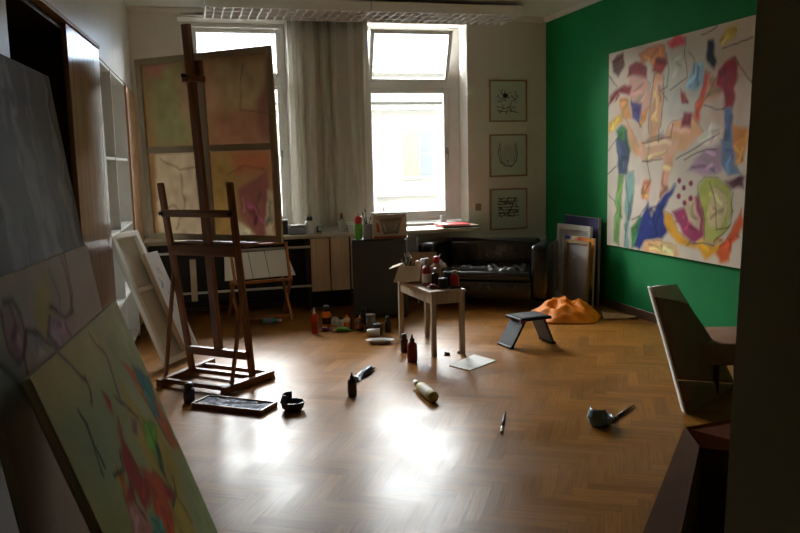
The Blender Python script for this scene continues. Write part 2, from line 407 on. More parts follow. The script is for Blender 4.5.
# reveal linings of the windows
def window(name, x0, x1, zt, sash_tilt, stile_l, stile_r):
    r = sempty(name); y0, y1 = 8.70, 8.78; z0 = WZ0+.03
    f = MB().b(x0, x0+.05, y0, y1, z0, WZ1, .005).b(x1-.05-(.08 if sash_tilt else 0), x1, y0, y1, z0, WZ1, .005).b(x0, x1, y0+.005, y1, WZ1-.045, WZ1, .005).b(x0, x1, y0+.005, y1, z0, z0+.045, .005).b(x0, x1, y0-.01, y1, zt-.035, zt+.03, .006)
    f.build('window_frame', 'white_paint', r)
    xl, xr = x0+.05, x1-.05-(.08 if sash_tilt else 0)
    def sash(nm, z0, z1, sl, sr, tr, br, tilt):
        e = MB(); e.b(xl, xl+sl, -.02, .025, 0, z1-z0, .006).b(xr-sr, xr, -.02, .025, 0, z1-z0, .006).b(xl+sl, xr-sr, -.02, .025, z1-z0-tr, z1-z0, .006).b(xl+sl, xr-sr, -.02, .025, 0, br, .006)
        o = e.build(nm, 'white_paint', r); o.location = (0, 8.715, z0); o.rotation_euler = (tilt, 0, 0)
        p = MB().b(xl+sl-.005, xr-sr+.005, .0, .006, br-.005, z1-z0-tr+.005).build('pane', 'pane', o)
        return o
    s1 = sash('top_sash', zt+.03, WZ1-(.05 if not sash_tilt else .02), stile_l*.95 if not sash_tilt else .045, .045, .05, .05, sash_tilt)
    s2 = sash('casement_sash', z0+.045, zt-.035, stile_l, stile_r, .05, .075, 0)
    hz = 1.62-(z0+.045)
    MB().tube([(xr-.03, -.02, hz), (xr-.03, -.06, hz), (xr-.03, -.065, hz-.02), (xr-.03, -.065, hz-.13)], .009, 8).b(xr-.045, xr-.015, -.026, -.018, hz-.03, hz+.04).build('window_handle', 'metal', s2)
    MB().b(x0, x1, YB+.0, 8.70, WZ0, WZ0+.03, .004).build('window_sill', 'white_paint', r)
    return r
window('window_1', W1[0], W1[1], 2.40, 0, .14, .05)
window('window_2', W2[0], W2[1], 2.36, rad(20), .03, .06)
# unseen front of this house, its height set to shade the facade opposite
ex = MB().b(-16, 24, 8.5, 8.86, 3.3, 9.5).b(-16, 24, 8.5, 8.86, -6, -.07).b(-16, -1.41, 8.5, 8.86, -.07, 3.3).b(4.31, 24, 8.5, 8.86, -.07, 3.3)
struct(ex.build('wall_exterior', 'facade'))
struct(MB().b(-16, 24, 8.86, 18.3, -6.2, -6.0).build('ground', 'paper'))  # unseen street, kept pale to bounce light up to the ceiling
# house across the street
h = thing('apartment_building', 'pale plastered house seen through the windows across the street', 'building', (4, 18, -6))
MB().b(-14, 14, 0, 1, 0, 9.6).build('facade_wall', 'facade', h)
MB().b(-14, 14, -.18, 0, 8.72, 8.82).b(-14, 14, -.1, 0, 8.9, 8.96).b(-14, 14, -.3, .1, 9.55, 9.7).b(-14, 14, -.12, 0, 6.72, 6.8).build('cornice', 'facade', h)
MB().slab([(-14, -.2, 9.7), (14, -.2, 9.7), (14, 1.6, 11.2), (-14, 1.6, 11.2)], .1).build('roof', 'roof', h)
for wx in (-5.6, -2.3, 1.0, 4.3):
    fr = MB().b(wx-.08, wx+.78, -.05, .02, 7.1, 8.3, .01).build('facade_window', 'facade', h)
    MB().b(wx-.02, wx+.38, -.07, -.05, 7.18, 8.25).build('blind', 'facade_ochre', fr)
    MB().b(wx+.42, wx+.7, -.07, -.05, 7.75, 8.25).b(wx+.42, wx+.7, -.07, -.05, 7.18, 7.7).build('pane', 'facade_glass', fr)
MB().b(-.1, .2, -.5, 0, 6.2, 8.0).build('wall_pier', 'lilac', h)

# ================================================================== LIGHT
w = bpy.data.worlds.new('overcast_sky'); S.world = w; w.use_nodes = True
nt = w.node_tree; bg = nt.nodes['Background']; bg.inputs[0].default_value = (.97, .98, 1., 1); bg.inputs[1].default_value = 70.0
for x0, x1 in (W1, W2):
    ld = bpy.data.lights.new('window_portal', 'AREA'); ld.shape = 'RECTANGLE'; ld.size = x1-x0; ld.size_y = WZ1-WZ0; ld.cycles.is_portal = True
    o = bpy.data.objects.new('window_portal', ld); C.objects.link(o); o.location = ((x0+x1)/2, 8.84, (WZ0+WZ1)/2); o.rotation_euler = (rad(-90), 0, 0)
S.cycles.sample_clamp_indirect = 6.0
S.view_settings.view_transform = 'Standard'; S.view_settings.look = 'None'; S.view_settings.exposure = 0; S.view_settings.gamma = 1
S.view_settings.use_curve_mapping = False

# ================================================================== CANVASES
def frame_at(bl, xdir, lean, lift=0.):
    """matrix of a canvas whose front bottom-left corner is bl: local x along xdir, local z up the lean, local y into the back"""
    x = Vector((xdir[0], xdir[1], 0)).normalized(); back = Vector((-x.y, x.x, 0))
    u = back*math.sin(lean)+Vector((0, 0, math.cos(lean))); y = u.cross(x)
    mt = Matrix.Identity(4)
    for i in range(3): mt[i][0] = x[i]; mt[i][1] = y[i]; mt[i][2] = u[i]; mt[i][3] = bl[i]
    mt[2][3] += lift
    return mt
def ray_uv(mw, W, H):
    """function: photo pixel -> (u, v) on the canvas of matrix mw"""
    inv = mw.inverted()
    def f(px, py):
        d = Vector(CAM.T @ np.array([(px-400)/FPX, -(py-266.5)/FPX, 1.0])); o = inv @ Vector(EYE); dd = inv.to_3x3() @ d
        t = -o.y/dd.y; p = o+dd*t
        return (p.x/W, 1-p.z/H)
    return f
def stretched(name, label, mw, W, H, pic, depth=.018, group=None, pmat='paint'):
    t = thing(name, label, 'painting', group=group, mw=mw)
    pic.mesh('painted_canvas', W, H, pmat, t, y=-.001, x0=0)
    e = MB(); e.b(0, W, 0, depth, 0, H, .002); e.build('canvas_edge', 'canvas_edge', t)
    s = MB(); k = .045
    s.b(.004, k, depth, depth+.004, .004, H-.004).b(W-k, W-.004, depth, depth+.004, .004, H-.004).b(k, W-k, depth, depth+.004, .004, k).b(k, W-k, depth, depth+.004, H-k, H-.004).b(k, W-k, depth, depth+.004, H/2-.02, H/2+.02)
    s.build('stretcher', 'stretcher', t)
    return t
def conv(sc, ox, oy, uv): return lambda *p: [uv(ox+x/sc, oy+y/sc) for x, y in zip(p[::2], p[1::2])]

# --- the large painting on the green wall
Wp, Hp = 2.06, 1.855
mw = frame_at((XR-.026, 6.99, .64), (0, -1), 0)
uv = ray_uv(mw, Wp, Hp); a4 = conv(3.556, 600, 10, uv); a5 = conv(3.806, 600, 140, uv)
P = Picture(190, 170, 'd8cdbb', Wp/Hp, .08, 3)
P.blob(.2, .3, .16, .22, 'dcc0a8', .6); P.blob(.55, .2, .2, .16, 'cfd0c4', .7); P.blob(.85, .3, .12, .2, 'd9b9a6', .6); P.blob(.3, .75, .2, .15, 'e0cfc0', .6)
def patch(f, col, *p, **k):
    q = f(*p); k.setdefault('soft', .02); P.poly(q, col, **k)
    r = np.random.default_rng(len(p)*7+int(p[0])); cx = sum(a[0] for a in q)/len(q); cy = sum(a[1] for a in q)/len(q)
    if k['soft'] < .03:
        c0 = np.array([int(col[i:i+2], 16) for i in (0, 2, 4)], float)
        for i in range(5):      # loose brush strokes inside the patch, lighter and darker
            a, b = q[r.integers(len(q))], q[r.integers(len(q))]; f0, f1 = r.uniform(.2, .75), r.uniform(.2, .75)
            c = np.clip(c0*r.choice([.62, .8, 1.22, 1.35])+r.normal(0, 14, 3), 0, 255).astype(int)
            P.line([(cx+(a[0]-cx)*f0, cy+(a[1]-cy)*f0), (cx+(b[0]-cx)*f1, cy+(b[1]-cy)*f1)], '%02x%02x%02x' % tuple(c), .008, .012, a=.7, wob=.012)
    if k['soft'] < .03 and len(q) > 5: P.line(q[:len(q)*2//3], '3a2c26', .0016, .006, a=.55, wob=.01)
patch(a4, '6a4032', 45,185, 60,160, 85,155, 88,200, 65,240, 45,225)
patch(a4, 'd9a894', 105,235, 165,235, 180,300, 175,350, 150,380, 125,330, 100,290)
patch(a4, '8e2230', 97,240, 105,200, 125,182, 150,182, 165,205, 168,242, 140,230)
patch(a4, '93222d', 32,345, 30,315, 55,280, 90,262, 112,270, 105,300, 70,290, 45,315)
patch(a4, 'd99a60', 70,310, 100,310, 112,385, 72,385); patch(a4, 'd9b05c', 30,445, 30,400, 75,365, 82,395, 45,432)
patch(a4, '4b3f7a', 108,320, 150,330, 140,402, 115,382); patch(a4, 'c9824a', 150,365, 172,345, 168,390, 138,418)
patch(a4, 'cf8a5c', 135,150, 175,130, 230,122, 236,160, 215,220, 190,215, 180,170, 150,190); patch(a4, 'a03a35', 188,215, 200,180, 236,168, 240,190, 215,238)
patch(a4, 'e0ab82', 192,225, 226,230, 225,330, 205,470, 168,465, 180,330); patch(a4, 'c2505a', 238,112, 302,93, 298,120, 260,137)
patch(a4, 'd6d6c6', 240,142, 300,130, 312,240, 250,280); patch(a4, '93b9d4', 335,200, 365,190, 372,262, 332,282, 312,272)
patch(a4, '1f2436', 383,110, 405,103, 414,180, 402,215, 379,190); patch(a4, 'd6c069', 428,97, 450,60, 487,48, 482,90, 440,117)
patch(a4, 'd6a17f', 385,240, 415,250, 432,300, 368,345)
patch(a4, 'a62233', 413,272, 420,225, 450,180, 480,163, 492,190, 475,352, 440,352, 440,300, 425,285); patch(a4, '6178ac', 440,350, 472,350, 470,430, 482,533, 435,533, 441,430)
patch(a4, 'd24a30', 333,402, 350,310, 375,222, 387,232, 375,310, 352,402); patch(a4, '9c3a3a', 288,280, 305,290, 312,332, 295,332)
patch(a4, 'dfab7f', 88,380, 130,460, 152,500, 230,460, 260,400, 300,395, 340,380, 368,440, 300,502, 240,490, 190,520, 130,520, 108,490)
patch(a4, '8c2b3f', 293,368, 332,370, 322,422, 290,427); patch(a4, 'dd8f3c', 470,410, 526,413, 521,505, 473,485)
patch(a4, 'e6dfd2', 345,475, 375,430, 400,398, 432,425, 405,485); patch(a4, 'b79ab0', 365,500, 432,470, 440,533, 330,533)
patch(a4, '3f7a52', 58,432, 80,410, 97,430, 107,500, 97,533, 63,533)
patch(a5, '4d5a74', 63,0, 95,0, 112,60, 102,130, 70,130, 63,70); patch(a5, '6f9a52', 70,128, 92,130, 77,300, 74,402, 53,390, 58,250); patch(a5, '86aca4', 100,130, 126,120, 132,200, 112,300, 112,412, 93,402, 95,250)
patch(a5, 'e6b896', 150,0, 300,0, 292,62, 160,82); patch(a5, 'd98a5c', 170,150, 192,150, 186,232, 158,226); patch(a5, 'e0a986', 248,50, 282,60, 250,200, 222,255)
patch(a5, 'b79aae', 330,112, 380,60, 470,50, 466,112, 400,142); patch(a5, '3f7f48', 118,332, 150,288, 178,290, 142,412, 118,402)
patch(a5, '25347f', 183,238, 196,290, 250,203, 292,178, 242,270, 262,330, 235,372, 176,378, 150,422, 128,402, 150,320)
patch(a5, 'e6b27a', 163,422, 170,385, 230,370, 292,400, 302,442, 230,442); patch(a5, 'd8c58a', 230,380, 290,400, 280,430, 225,425)
patch(a5, 'e2a52c', 243,275, 272,280, 302,350, 350,390, 420,400, 470,395, 520,320, 545,280, 545,330, 500,402, 490,462, 460,470, 440,432, 402,462, 370,412, 300,392, 253,342)
patch(a5, 'd05a2a', 440,432, 470,395, 545,268, 547,332, 502,392, 490,464, 458,472)
patch(a5, 'a03a62', 273,270, 320,258, 370,213, 402,290, 396,372, 360,392, 320,362); patch(a5, 'dfc3a4', 318,230, 350,208, 382,300, 376,342, 340,300)
patch(a5, 'b3b75c', 368,192, 400,145, 440,138, 490,168, 507,240, 492,332, 430,392, 395,382, 395,300); patch(a5, 'cfc08f', 430,180, 480,200, 492,260, 450,342, 410,342, 410,270)
patch(a5, '6d86a6', 460,0, 510,0, 505,60, 537,132, 490,132, 465,90); patch(a5, '6d3a4c', 478,152, 546,140, 549,192, 500,187); patch(a5, 'e09a4a', 505,0, 556,0, 551,82, 520,92)
for x, y in ((302,155), (320,182), (300,214), (322,240), (346,165), (345,222)):
    u_, v_ = uv(600+x/3.806, 140+y/3.806); P.blob(u_, v_, .014, .013, '8a3050', 1, .4)
for f, q in ((a4, (45,190, 80,170)), (a4, (45,205, 85,185)), (a4, (50,220, 82,202)), (a4, (236,150, 246,220, 240,270, 215,290, 240,320)), (a4, (305,95, 300,150, 312,240, 250,285)), (a4, (318,150, 340,180, 332,230)), (a4, (360,90, 420,60)), (a4, (480,165, 520,230, 545,260)), (a4, (150,470, 250,455, 262,405)), (a4, (270,530, 340,490, 425,440)), (a4, (195,225, 180,330, 170,440)), (a4, (228,240, 226,330, 207,470)), (a4, (110,310, 120,370, 150,420)), (a4, (440,350, 372,345)), (a4, (30,230, 60,270)), (a4, (30,500, 75,440)), (a4, (440,130, 540,100)), (a4, (350,205, 345,270)),
             (a5, (30,130, 62,100)), (a5, (32,205, 60,240)), (a5, (160,80, 240,72)), (a5, (320,75, 370,45, 440,30)), (a5, (180,80, 190,150, 165,225)), (a5, (100,0, 112,60, 96,140, 110,250, 95,400)), (a5, (440,345, 490,330)), (a5, (370,200, 398,300, 396,378)), (a5, (507,200, 500,320, 430,392)), (a5, (350,390, 430,402)), (a5, (420,160, 440,240, 440,345)), (a5, (120,300, 150,290, 185,240))):
    P.line(f(*q), '2a2421', .0028, .005, a=.8)
stretched('abstract_painting', 'large unframed abstract painting of entwined figures hung on the green wall', mw, Wp, Hp, P, .02)

# --- three canvases leaning against the wardrobe at the left
def leaning(BR, ang, lean, W, H, depth=.022):
    a = rad(ang); d = Vector((math.cos(a), math.sin(a), 0)); return frame_at(Vector(BR)+d*W, -d, lean, depth*math.sin(lean)+.002), W, H
# rear: grey
mw, W, H = leaning((-.285, 3.6, 0), 266.4, rad(7.243), 1.4, 1.9)
P = Picture(70, 90, '6f7074', W/H, .1, 11, 4)
for i in range(70):
    u0 = RNG.uniform(0, 1); v0 = RNG.uniform(-.1, .9); P.line([(u0, v0), (u0+RNG.uniform(-.03, .03), v0+RNG.uniform(.1, .5))], ['a2a4a8', '4a4b50', '8d8f94', '3c3d42'][i % 4], RNG.uniform(.004, .025), .015, a=.75, wob=.02)
stretched('grey_painting', 'tall grey streaked abstract canvas leaning behind the other two', mw, W, H, P)
# middle: pale pink and ochre
mw, W, H = leaning((-.148, 2.801, 0), 262.98, rad(8.454), 1.015, 1.26)
uv = ray_uv(mw, W, H); k4 = conv(3.138, 0, 230, uv)
P = Picture(110, 130, 'b09c88', W/H, .09, 21, 4)
patch(k4, '9c9a8e', 0,170, 90,140, 80,280, 0,330, a=.6, soft=.06); patch(k4, 'bda552', 112,185, 150,130, 175,330, 150,345, 105,300, a=.8, soft=.05)
patch(k4, 'a37678', 18,300, 60,280, 84,380, 52,412, 24,372, soft=.02); patch(k4, '9a7f5e', 5,235, 40,225, 60,270, 20,300, a=.7, soft=.03)
patch(k4, 'b0939a', 152,268, 202,280, 217,332, 190,372, 155,342, soft=.02); patch(k4, 'b7a59a', 88,308, 182,392, 95,472, soft=.02)
patch(k4, '74877f', 0,395, 62,420, 92,533, 0,640, soft=.05); patch(k4, 'b58a92', 210,280, 235,300, 225,345, 200,330, a=.7, soft=.03); patch(k4, 'bb9ca0', 220,90, 290,150, 320,260, 240,240, a=.35, soft=.1)
for q, c in (((190,80, 216,180, 228,262, 204,277, 172,250, 160,235), '5a2430'), ((200,78, 226,200, 222,270), '6a3c40'), ((150,120, 185,210, 188,245), '77706a'), ((82,318, 120,330, 185,392), '2a2226'), ((82,318, 74,400, 90,468), '32262c'), ((10,232, 40,222, 62,262, 80,330, 74,400, 50,412, 25,375, 12,310, 5,260), '3a2830'), ((30,240, 48,290, 40,340), '4a3436'), ((155,270, 150,335, 185,375), '4a3038'), ((0,425, 40,460, 90,530), '1e2022'), ((205,300, 222,335), '6a4048'), ((155,240, 175,250), '1c1a1a')):
    P.line(k4(*q), c, .006, .008, a=.85)
stretched('pale_painting', 'pinkish grey painting with ochre and dark contour lines leaning in the middle', mw, W, H, P)
# front: green with red and orange
mw, W, H = leaning((.155, 2.4, 0), 264.34, rad(18.72), .866, 1.167)
uv = ray_uv(mw, W, H); k5 = conv(3.485, 20, 380, uv)
P = Picture(120, 150, 'b0b078', W/H, .09, 31, 4)
patch(k5, 'e0b868', 25,20, 150,-140, 330,-265, 330,-130, 200,-40, 110,70, soft=.12, a=.8); patch(k5, 'b4b37a', 260,-200, 340,-260, 470,40, 400,60, a=.7, soft=.1); patch(k5, '6f9c86', 170,180, 320,120, 340,380, 300,420, a=.55, soft=.14); patch(k5, 'a6a862', 270,460, 390,480, 400,600, 280,600, a=.7, soft=.12)
patch(k5, 'bca548', 330,-20, 420,120, 480,160, 545,300, 565,420, 640,600, 540,640, 450,300, 400,180, soft=.03); patch(k5, 'a9b884', 560,215, 640,400, 740,640, 640,640, 575,350, soft=.04)
patch(k5, 'd2702a', 345,-70, 410,-40, 445,0, 500,130, 548,222, 530,242, 480,140, 415,40); patch(k5, '3f857d', 385,-60, 410,-45, 448,0, 487,132, 463,122, 420,20)
patch(k5, '6fa62e', 423,138, 470,150, 482,230, 503,335, 470,262, 438,200); patch(k5, '2f6b3a', 462,200, 482,232, 503,335, 480,300, a=.8)
patch(k5, 'a5281f', 338,128, 360,200, 420,330, 480,338, 545,400, 532,424, 460,382, 440,465, 402,382, 390,492, 362,402, 380,350, 345,240); patch(k5, 'd0562a', 428,308, 500,358, 560,600, 510,600, 458,430)
patch(k5, 'c98a7c', 378,428, 432,440, 490,600, 390,600); patch(k5, '6fa08f', 455,470, 490,480, 530,600, 480,600); patch(k5, 'a02a2a', 292,53, 311,78, 322,118, 300,92); patch(k5, 'd98a2e', 340,310, 362,330, 375,400, 350,370); patch(k5, 'cf8d88', 385,130, 410,140, 415,180, 395,185)
for q, c in (((205,110, 228,150, 250,215, 297,305), '1e2420'), ((225,-10, 245,40, 250,85), '6a3030'), ((130,-100, 225,0), '5a3430'), ((240,-160, 300,-80, 345,60), '6a4a34'), ((330,60, 380,100, 410,130), '5a3a24'), ((250,210, 262,270, 290,330), '2c3430'), ((345,250, 360,310, 330,340), '1f2a24'), ((530,340, 545,400, 530,440), '2a1a18'), ((380,350, 400,420, 440,490), '5a1a16'), ((500,335, 560,430, 600,500), '7a7a50'), ((420,40, 470,130, 520,220), '7a3a1a')):
    P.line(k5(*q), c, .005, .006, a=.9)
stretched('green_painting', 'pale green abstract canvas with red and orange streaks leaning in front', mw, W, H, P)

# --- two white canvases leaning by the shelf, one behind the other
def back_canvas(name, label, mw, W, H, bar=.05, depth=.03, face='canvas_white', rail='white_paint', cross=True, group=None):
    """a stretched canvas seen from its back: rails, cross bar and the cloth behind them"""
    t = thing(name, label, 'canvas', mw=mw, group=group)
    MB().b(.003, W-.003, depth-.006, depth, .003, H-.003).build('canvas_cloth', face, t)
    MB().b(0, bar, 0, depth-.006, 0, H, .003).b(W-bar, W, 0, depth-.006, 0, H, .003).b(bar, W-bar, 0, depth-.006, 0, bar, .003).b(bar, W-bar, 0, depth-.006, H-bar, H, .003).build('stretcher_rails', rail, t)
    if cross: MB().b(bar, W-bar, .004, depth-.01, H*.55, H*.55+.035, .003).build('cross_bar', rail, t)
    return t
d = Vector((math.cos(rad(240)), math.sin(rad(240)), 0))
mwD = frame_at(Vector((-.205, 6.06, 0)), -d, rad(22.5), .02)
back_canvas('white_canvas', 'big white canvas seen from its back leaning against the shelf', mwD, .36, 1.08, .045, .04, 'canvas_white', 'white_paint')
mwE = mwD @ Matrix.Translation((.235, -.05, .05))
t = thing('white_painting', 'smaller white canvas with faint blue marks leaning before the big white one', 'painting', mw=mwE)
P = Picture(40, 80, 'd8dade', .25/.82, .03, 41)
for i in range(9): u0, v0 = RNG.uniform(.2, .8), RNG.uniform(.1, .9); P.line([(u0, v0), (u0+RNG.uniform(-.15, .15), v0+.06)], '6d7fae', .008, .01, a=.7)
P.mesh('painted_canvas', .18, .82, 'paint', t, y=-.001, x0=0); MB().b(0, .18, 0, .045, 0, .82, .003).build('canvas_edge', 'stretcher', t)

# --- canvases leaning in the corner by the green wall
t = thing('purple_canvas', 'dark purple canvas rearmost in the corner, its top edge showing above', 'painting', mw=frame_at((3.965, 7.80, 0), (.02, -.70), rad(1.0), .005))
MB().b(.0, .70, 0, .022, 0, .885, .003).build('canvas_cloth', mat('violet_canvas', '3a3468', .7, .15), t); MB().b(.70, .712, -.003, .025, 0, .888, .002).b(0, .70, -.002, .024, .886, .892, .001).build('canvas_edge', 'grey_paper', t)
back_canvas('white_back_canvas', 'white canvas back with a stretcher frame leaning in the corner beside the sofa', frame_at((3.845, 7.76, 0), (.06, -.62), rad(2), .01), .62, .80, .055, .035, 'canvas_white', 'canvas_white')
t = thing('striped_canvas', 'narrow canvas with orange, yellow and blue paint behind the small wooden frame', 'painting', mw=frame_at((3.81, 7.50, 0), (.06, -.56), rad(2), .005))
P = Picture(40, 70, 'a0793f', .6, .12, 51)
P.blob(.1, .04, .15, .05, '27307a'); P.blob(.35, .05, .15, .06, 'd8c9a0'); P.blob(.55, .08, .2, .08, 'b8402c'); P.blob(.85, .16, .25, .2, 'd98a2a'); P.blob(.9, .5, .2, .25, 'c9b070'); P.blob(.3, .6, .4, .4, '5c6a50'); P.blob(.85, .9, .3, .2, '4c5a30')
P.mesh('painted_canvas', .52, .70, 'paint', t, y=-.001, x0=0); MB().b(0, .52, 0, .02, 0, .70, .002).build('canvas_edge', 'canvas_edge', t)
t = back_canvas('wooden_frame_canvas', 'small grey canvas back in a wooden frame, frontmost in the corner stack', frame_at((3.75, 7.38, 0), (.055, -.40), rad(2.5), .01), .40, .665, .035, .025, 'grey_paper', 'frame_wood', cross=False)
MB().lathe([(.001, 0), (.024, .002), (.02, .01), (.001, .014)], (.15, .012, .48), 10).build('paper_sticker', 'paper', t)

# --- painting on the easel, seen from its back
AE = rad(-42); ew = Vector((math.cos(AE), math.sin(AE), 0)); ed = Vector((-math.sin(AE), math.cos(AE), 0))
W, H = 1.18, 1.285
mw = frame_at(Vector((-.229, 6.008, .985))-ew*.06, ew, rad(-1.77))
t = thing('easel_painting', 'large canvas on the easel seen from the back, orange and ochre colours showing through', 'painting', mw=mw)
uv = ray_uv(mw, W, H); ke = conv(2.535, 135, 40, uv)
P = Picture(110, 120, '9c7348', W/H, .12, 61, 4)
patch(ke, '948a5c', 20,60, 120,60, 140,270, 45,270, soft=.1); patch(ke, 'b27766', 20,60, 75,58, 60,90, 25,95, soft=.05); patch(ke, 'b58a6a', 100,100, 180,60, 220,140, 160,230, 110,180, soft=.1, a=.8)
patch(ke, 'a98c62', 190,50, 330,45, 330,180, 230,190, soft=.06); patch(ke, '9c6a4c', 190,190, 260,170, 335,190, 335,270, 190,270, soft=.08); patch(ke, '8a5a48', 300,160, 330,100, 340,260, 310,240, soft=.04)
patch(ke, 'cbb08c', 45,285, 165,285, 190,500, 55,495, soft=.03); patch(ke, 'a07a42', 190,290, 250,285, 245,500, 190,500, soft=.06); patch(ke, 'a8623f', 240,285, 340,285, 335,330, 250,340, soft=.05)
patch(ke, '8c5448', 255,380, 330,330, 335,490, 300,500, 262,440, soft=.02); patch(ke, 'c0a080', 330,380, 345,380, 350,500, 325,505); patch(ke, 'c9b08a', 240,440, 300,495, 240,505)
for q in ((60,300, 110,330, 150,320), (110,340, 120,420, 100,480), (150,340, 160,430), (230,340, 270,320, 320,330), (265,60, 262,180), (265,180, 335,182), (55,440, 90,420, 110,440)): P.line(ke(*q), '6a4a34', .005, .008, a=.6)
P.mesh('canvas_cloth', W, H, 'paint_back', t, y=.024, x0=0)
k = .045
MB().b(0, k, 0, .022, 0, H, .002).b(W-k, W, 0, .022, 0, H, .002).b(k, W-k, 0, .022, 0, k, .002).b(k, W-k, 0, .022, H-k, H, .002).build('stretcher_rails', 'canvas_grey', t)
MB().b(k, W-k, .004, .02, H*.5-.022, H*.5+.022).b(W/2-.03, W/2+.02, .003, .019, k, H-k).build('cross_bars', 'canvas_grey', t)

# ================================================================== EASEL
base = ew*(-3.61)+ed*4.0
t = thing('studio_easel', 'tall brown wooden studio easel on a runner base holding the large canvas', 'easel', (base.x, base.y, 0), AE)
for x0, y0, x1, y1 in ((-.27, -.07, -.32, .56), (.27, -.05, .32, .44)):
    MB().bar((x0, y0, .032), (x1, y1, .032), .045, .05, bev=.004).box((x0, y0+.03, .0085), (.05, .05, .017)).box((x1, y1-.03, .0085), (.05, .05, .017)).build('base_runner', 'easel_wood_y', t)
for y in (.0, .30, .44): MB().bar((-.31, y, .035), (.29, y, .035), .035, .03, bev=.003).build('base_cross_bar', 'easel_wood_x', t)
for sx in (-1, 1):
    MB().bar((sx*.27-.005, .28, .03), (sx*.30-.02, .12, 1.40), .055, .03, up=(0, 1, 0), bev=.008).build('upright', 'easel_wood', t)
MB().bar((0.005, .25, .20), (0, .105, 2.43), .062, .035, up=(0, 1, 0), bev=.004).build('mast', 'easel_wood', t)
MB().bar((-.32, .125, 1.19), (.29, .125, 1.19), .04, .05, bev=.004).build('top_cross_bar', 'easel_wood_x', t)
MB().bar((-.27, .235, .205), (.265, .235, .205), .04, .055, bev=.004).build('lower_cross_bar', 'easel_wood_x', t)
MB().b(-.30, .26, .16, .20, .895, .965, .006).b(-.30, .31, .19, .36, .955, .982, .004).build('canvas_ledge', 'easel_wood_x', t)
cl = MB().b(-.05, .06, .09, .20, 2.06, 2.10, .003).b(-.03, .055, .155, .19, 2.08, 2.20, .004).build('top_clamp', 'easel_wood', t)
MB().tube([(-.015, .09, 2.1), (-.015, .06, 2.1)], .012, 10).build('knob', 'black_plastic', cl)
MB().bar((-.315, .20, .82), (-.305, .04, .05), .018, .028, up=(0, 1, 0), bev=.002).build('rear_strut', 'easel_wood', t)
MB().bar((.285, .20, .68), (.275, .04, .05), .018, .028, up=(0, 1, 0), bev=.002).build('rear_strut', 'easel_wood', t)
for sx in (-1, 1): MB().tube([(sx*.30-.01, .10, 1.19), (sx*.30-.01, .085, 1.19)], .014, 10).build('bolt_knob', 'black_plastic', t)

# ================================================================== BUILT-INS ALONG THE LEFT WALL
def face_x(y): return -.44-(8.35-y)*.0283
def run_thing(name, label, cat, y): return thing(name, label, cat, (face_x(y), y, 0), 0)
# upper cabinets above the shelf and wardrobe
yl = [8.42, 6.9, 5.4, 3.9, 2.4, 1.25]
for i, (ya, yb) in enumerate(zip(yl, yl[1:])):
    lab = ['white upper cabinet next to the window wall', 'white upper cabinet above the open shelf', 'white upper cabinet above the brown veneer door', 'white upper cabinet above the dark open wardrobe', 'white upper cabinet nearest the doorway'][i]
    t = thing('upper_cabinet', lab, 'cabinet', (-.75, yb, 2.275), 0, 'upper cabinets along the left wall')
    xa, xb = face_x(ya)+.75-.02, face_x(yb)+.75-.02
    L = ya-yb
    MB().slab([(xb-.02, 0.001, 0), (xa-.02, L-.001, 0), (-.48, L-.001, 0), (-.48, 0.001, 0)], -.81).build('carcass', 'white_lacquer', t)
    MB().slab([(xb-.019, .004, .004), (xa-.019, L-.004, .004), (xa-.019, L-.004, .808), (xb-.019, .004, .808)], -.019).build('cabinet_door', 'white_lacquer', t)
# open white shelf
t = thing('open_shelf', 'open white bookshelf built in below the upper cabinets, left of the easel', 'shelf', (-.6, 5.42, 0))
def yx(y, dx=0.): return (face_x(y)+.6+dx, y-5.42)
ys = (5.42, 7.40)
MB().slab([(*yx(ys[0], -.33), .01), (*yx(ys[1], -.33), .01), (*yx(ys[1], -.33), 2.25), (*yx(ys[0], -.33), 2.25)], .018).build('back_panel', 'white_lacquer', t)
for y in (5.43, 6.42, 7.39):
    MB().slab([(*yx(y, 0), .0), (*yx(y, -.33), .0), (*yx(y, -.33), 2.25), (*yx(y, 0), 2.25)], .022).build('side_panel', 'white_lacquer', t)
for z in (.06, .5, 1.04, 1.59, 2.25):
    MB().slab([(*yx(ys[0]+.02, -.005), z), (*yx(ys[1]-.02, -.005), z), (*yx(ys[1]-.02, -.325), z), (*yx(ys[0]+.02, -.325), z)], .02).build('shelf_board', 'white_lacquer', t)
# beech door at the far end
t = thing('beech_cupboard', 'narrow beech cupboard with a dark gap at the far end of the shelf', 'cupboard', (-.6, 7.42, 0))
def yx2(y, dx=0.): return (face_x(y)+.6+dx, y-7.42)
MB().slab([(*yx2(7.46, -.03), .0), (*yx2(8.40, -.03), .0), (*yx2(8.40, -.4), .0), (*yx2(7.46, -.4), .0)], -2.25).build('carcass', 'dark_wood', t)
MB().slab([(*yx2(7.60, 0), .05), (*yx2(8.40, 0), .05), (*yx2(8.40, 0), 2.245), (*yx2(7.60, 0), 2.245)], .022).build('cupboard_door', 'orange_wood', t)
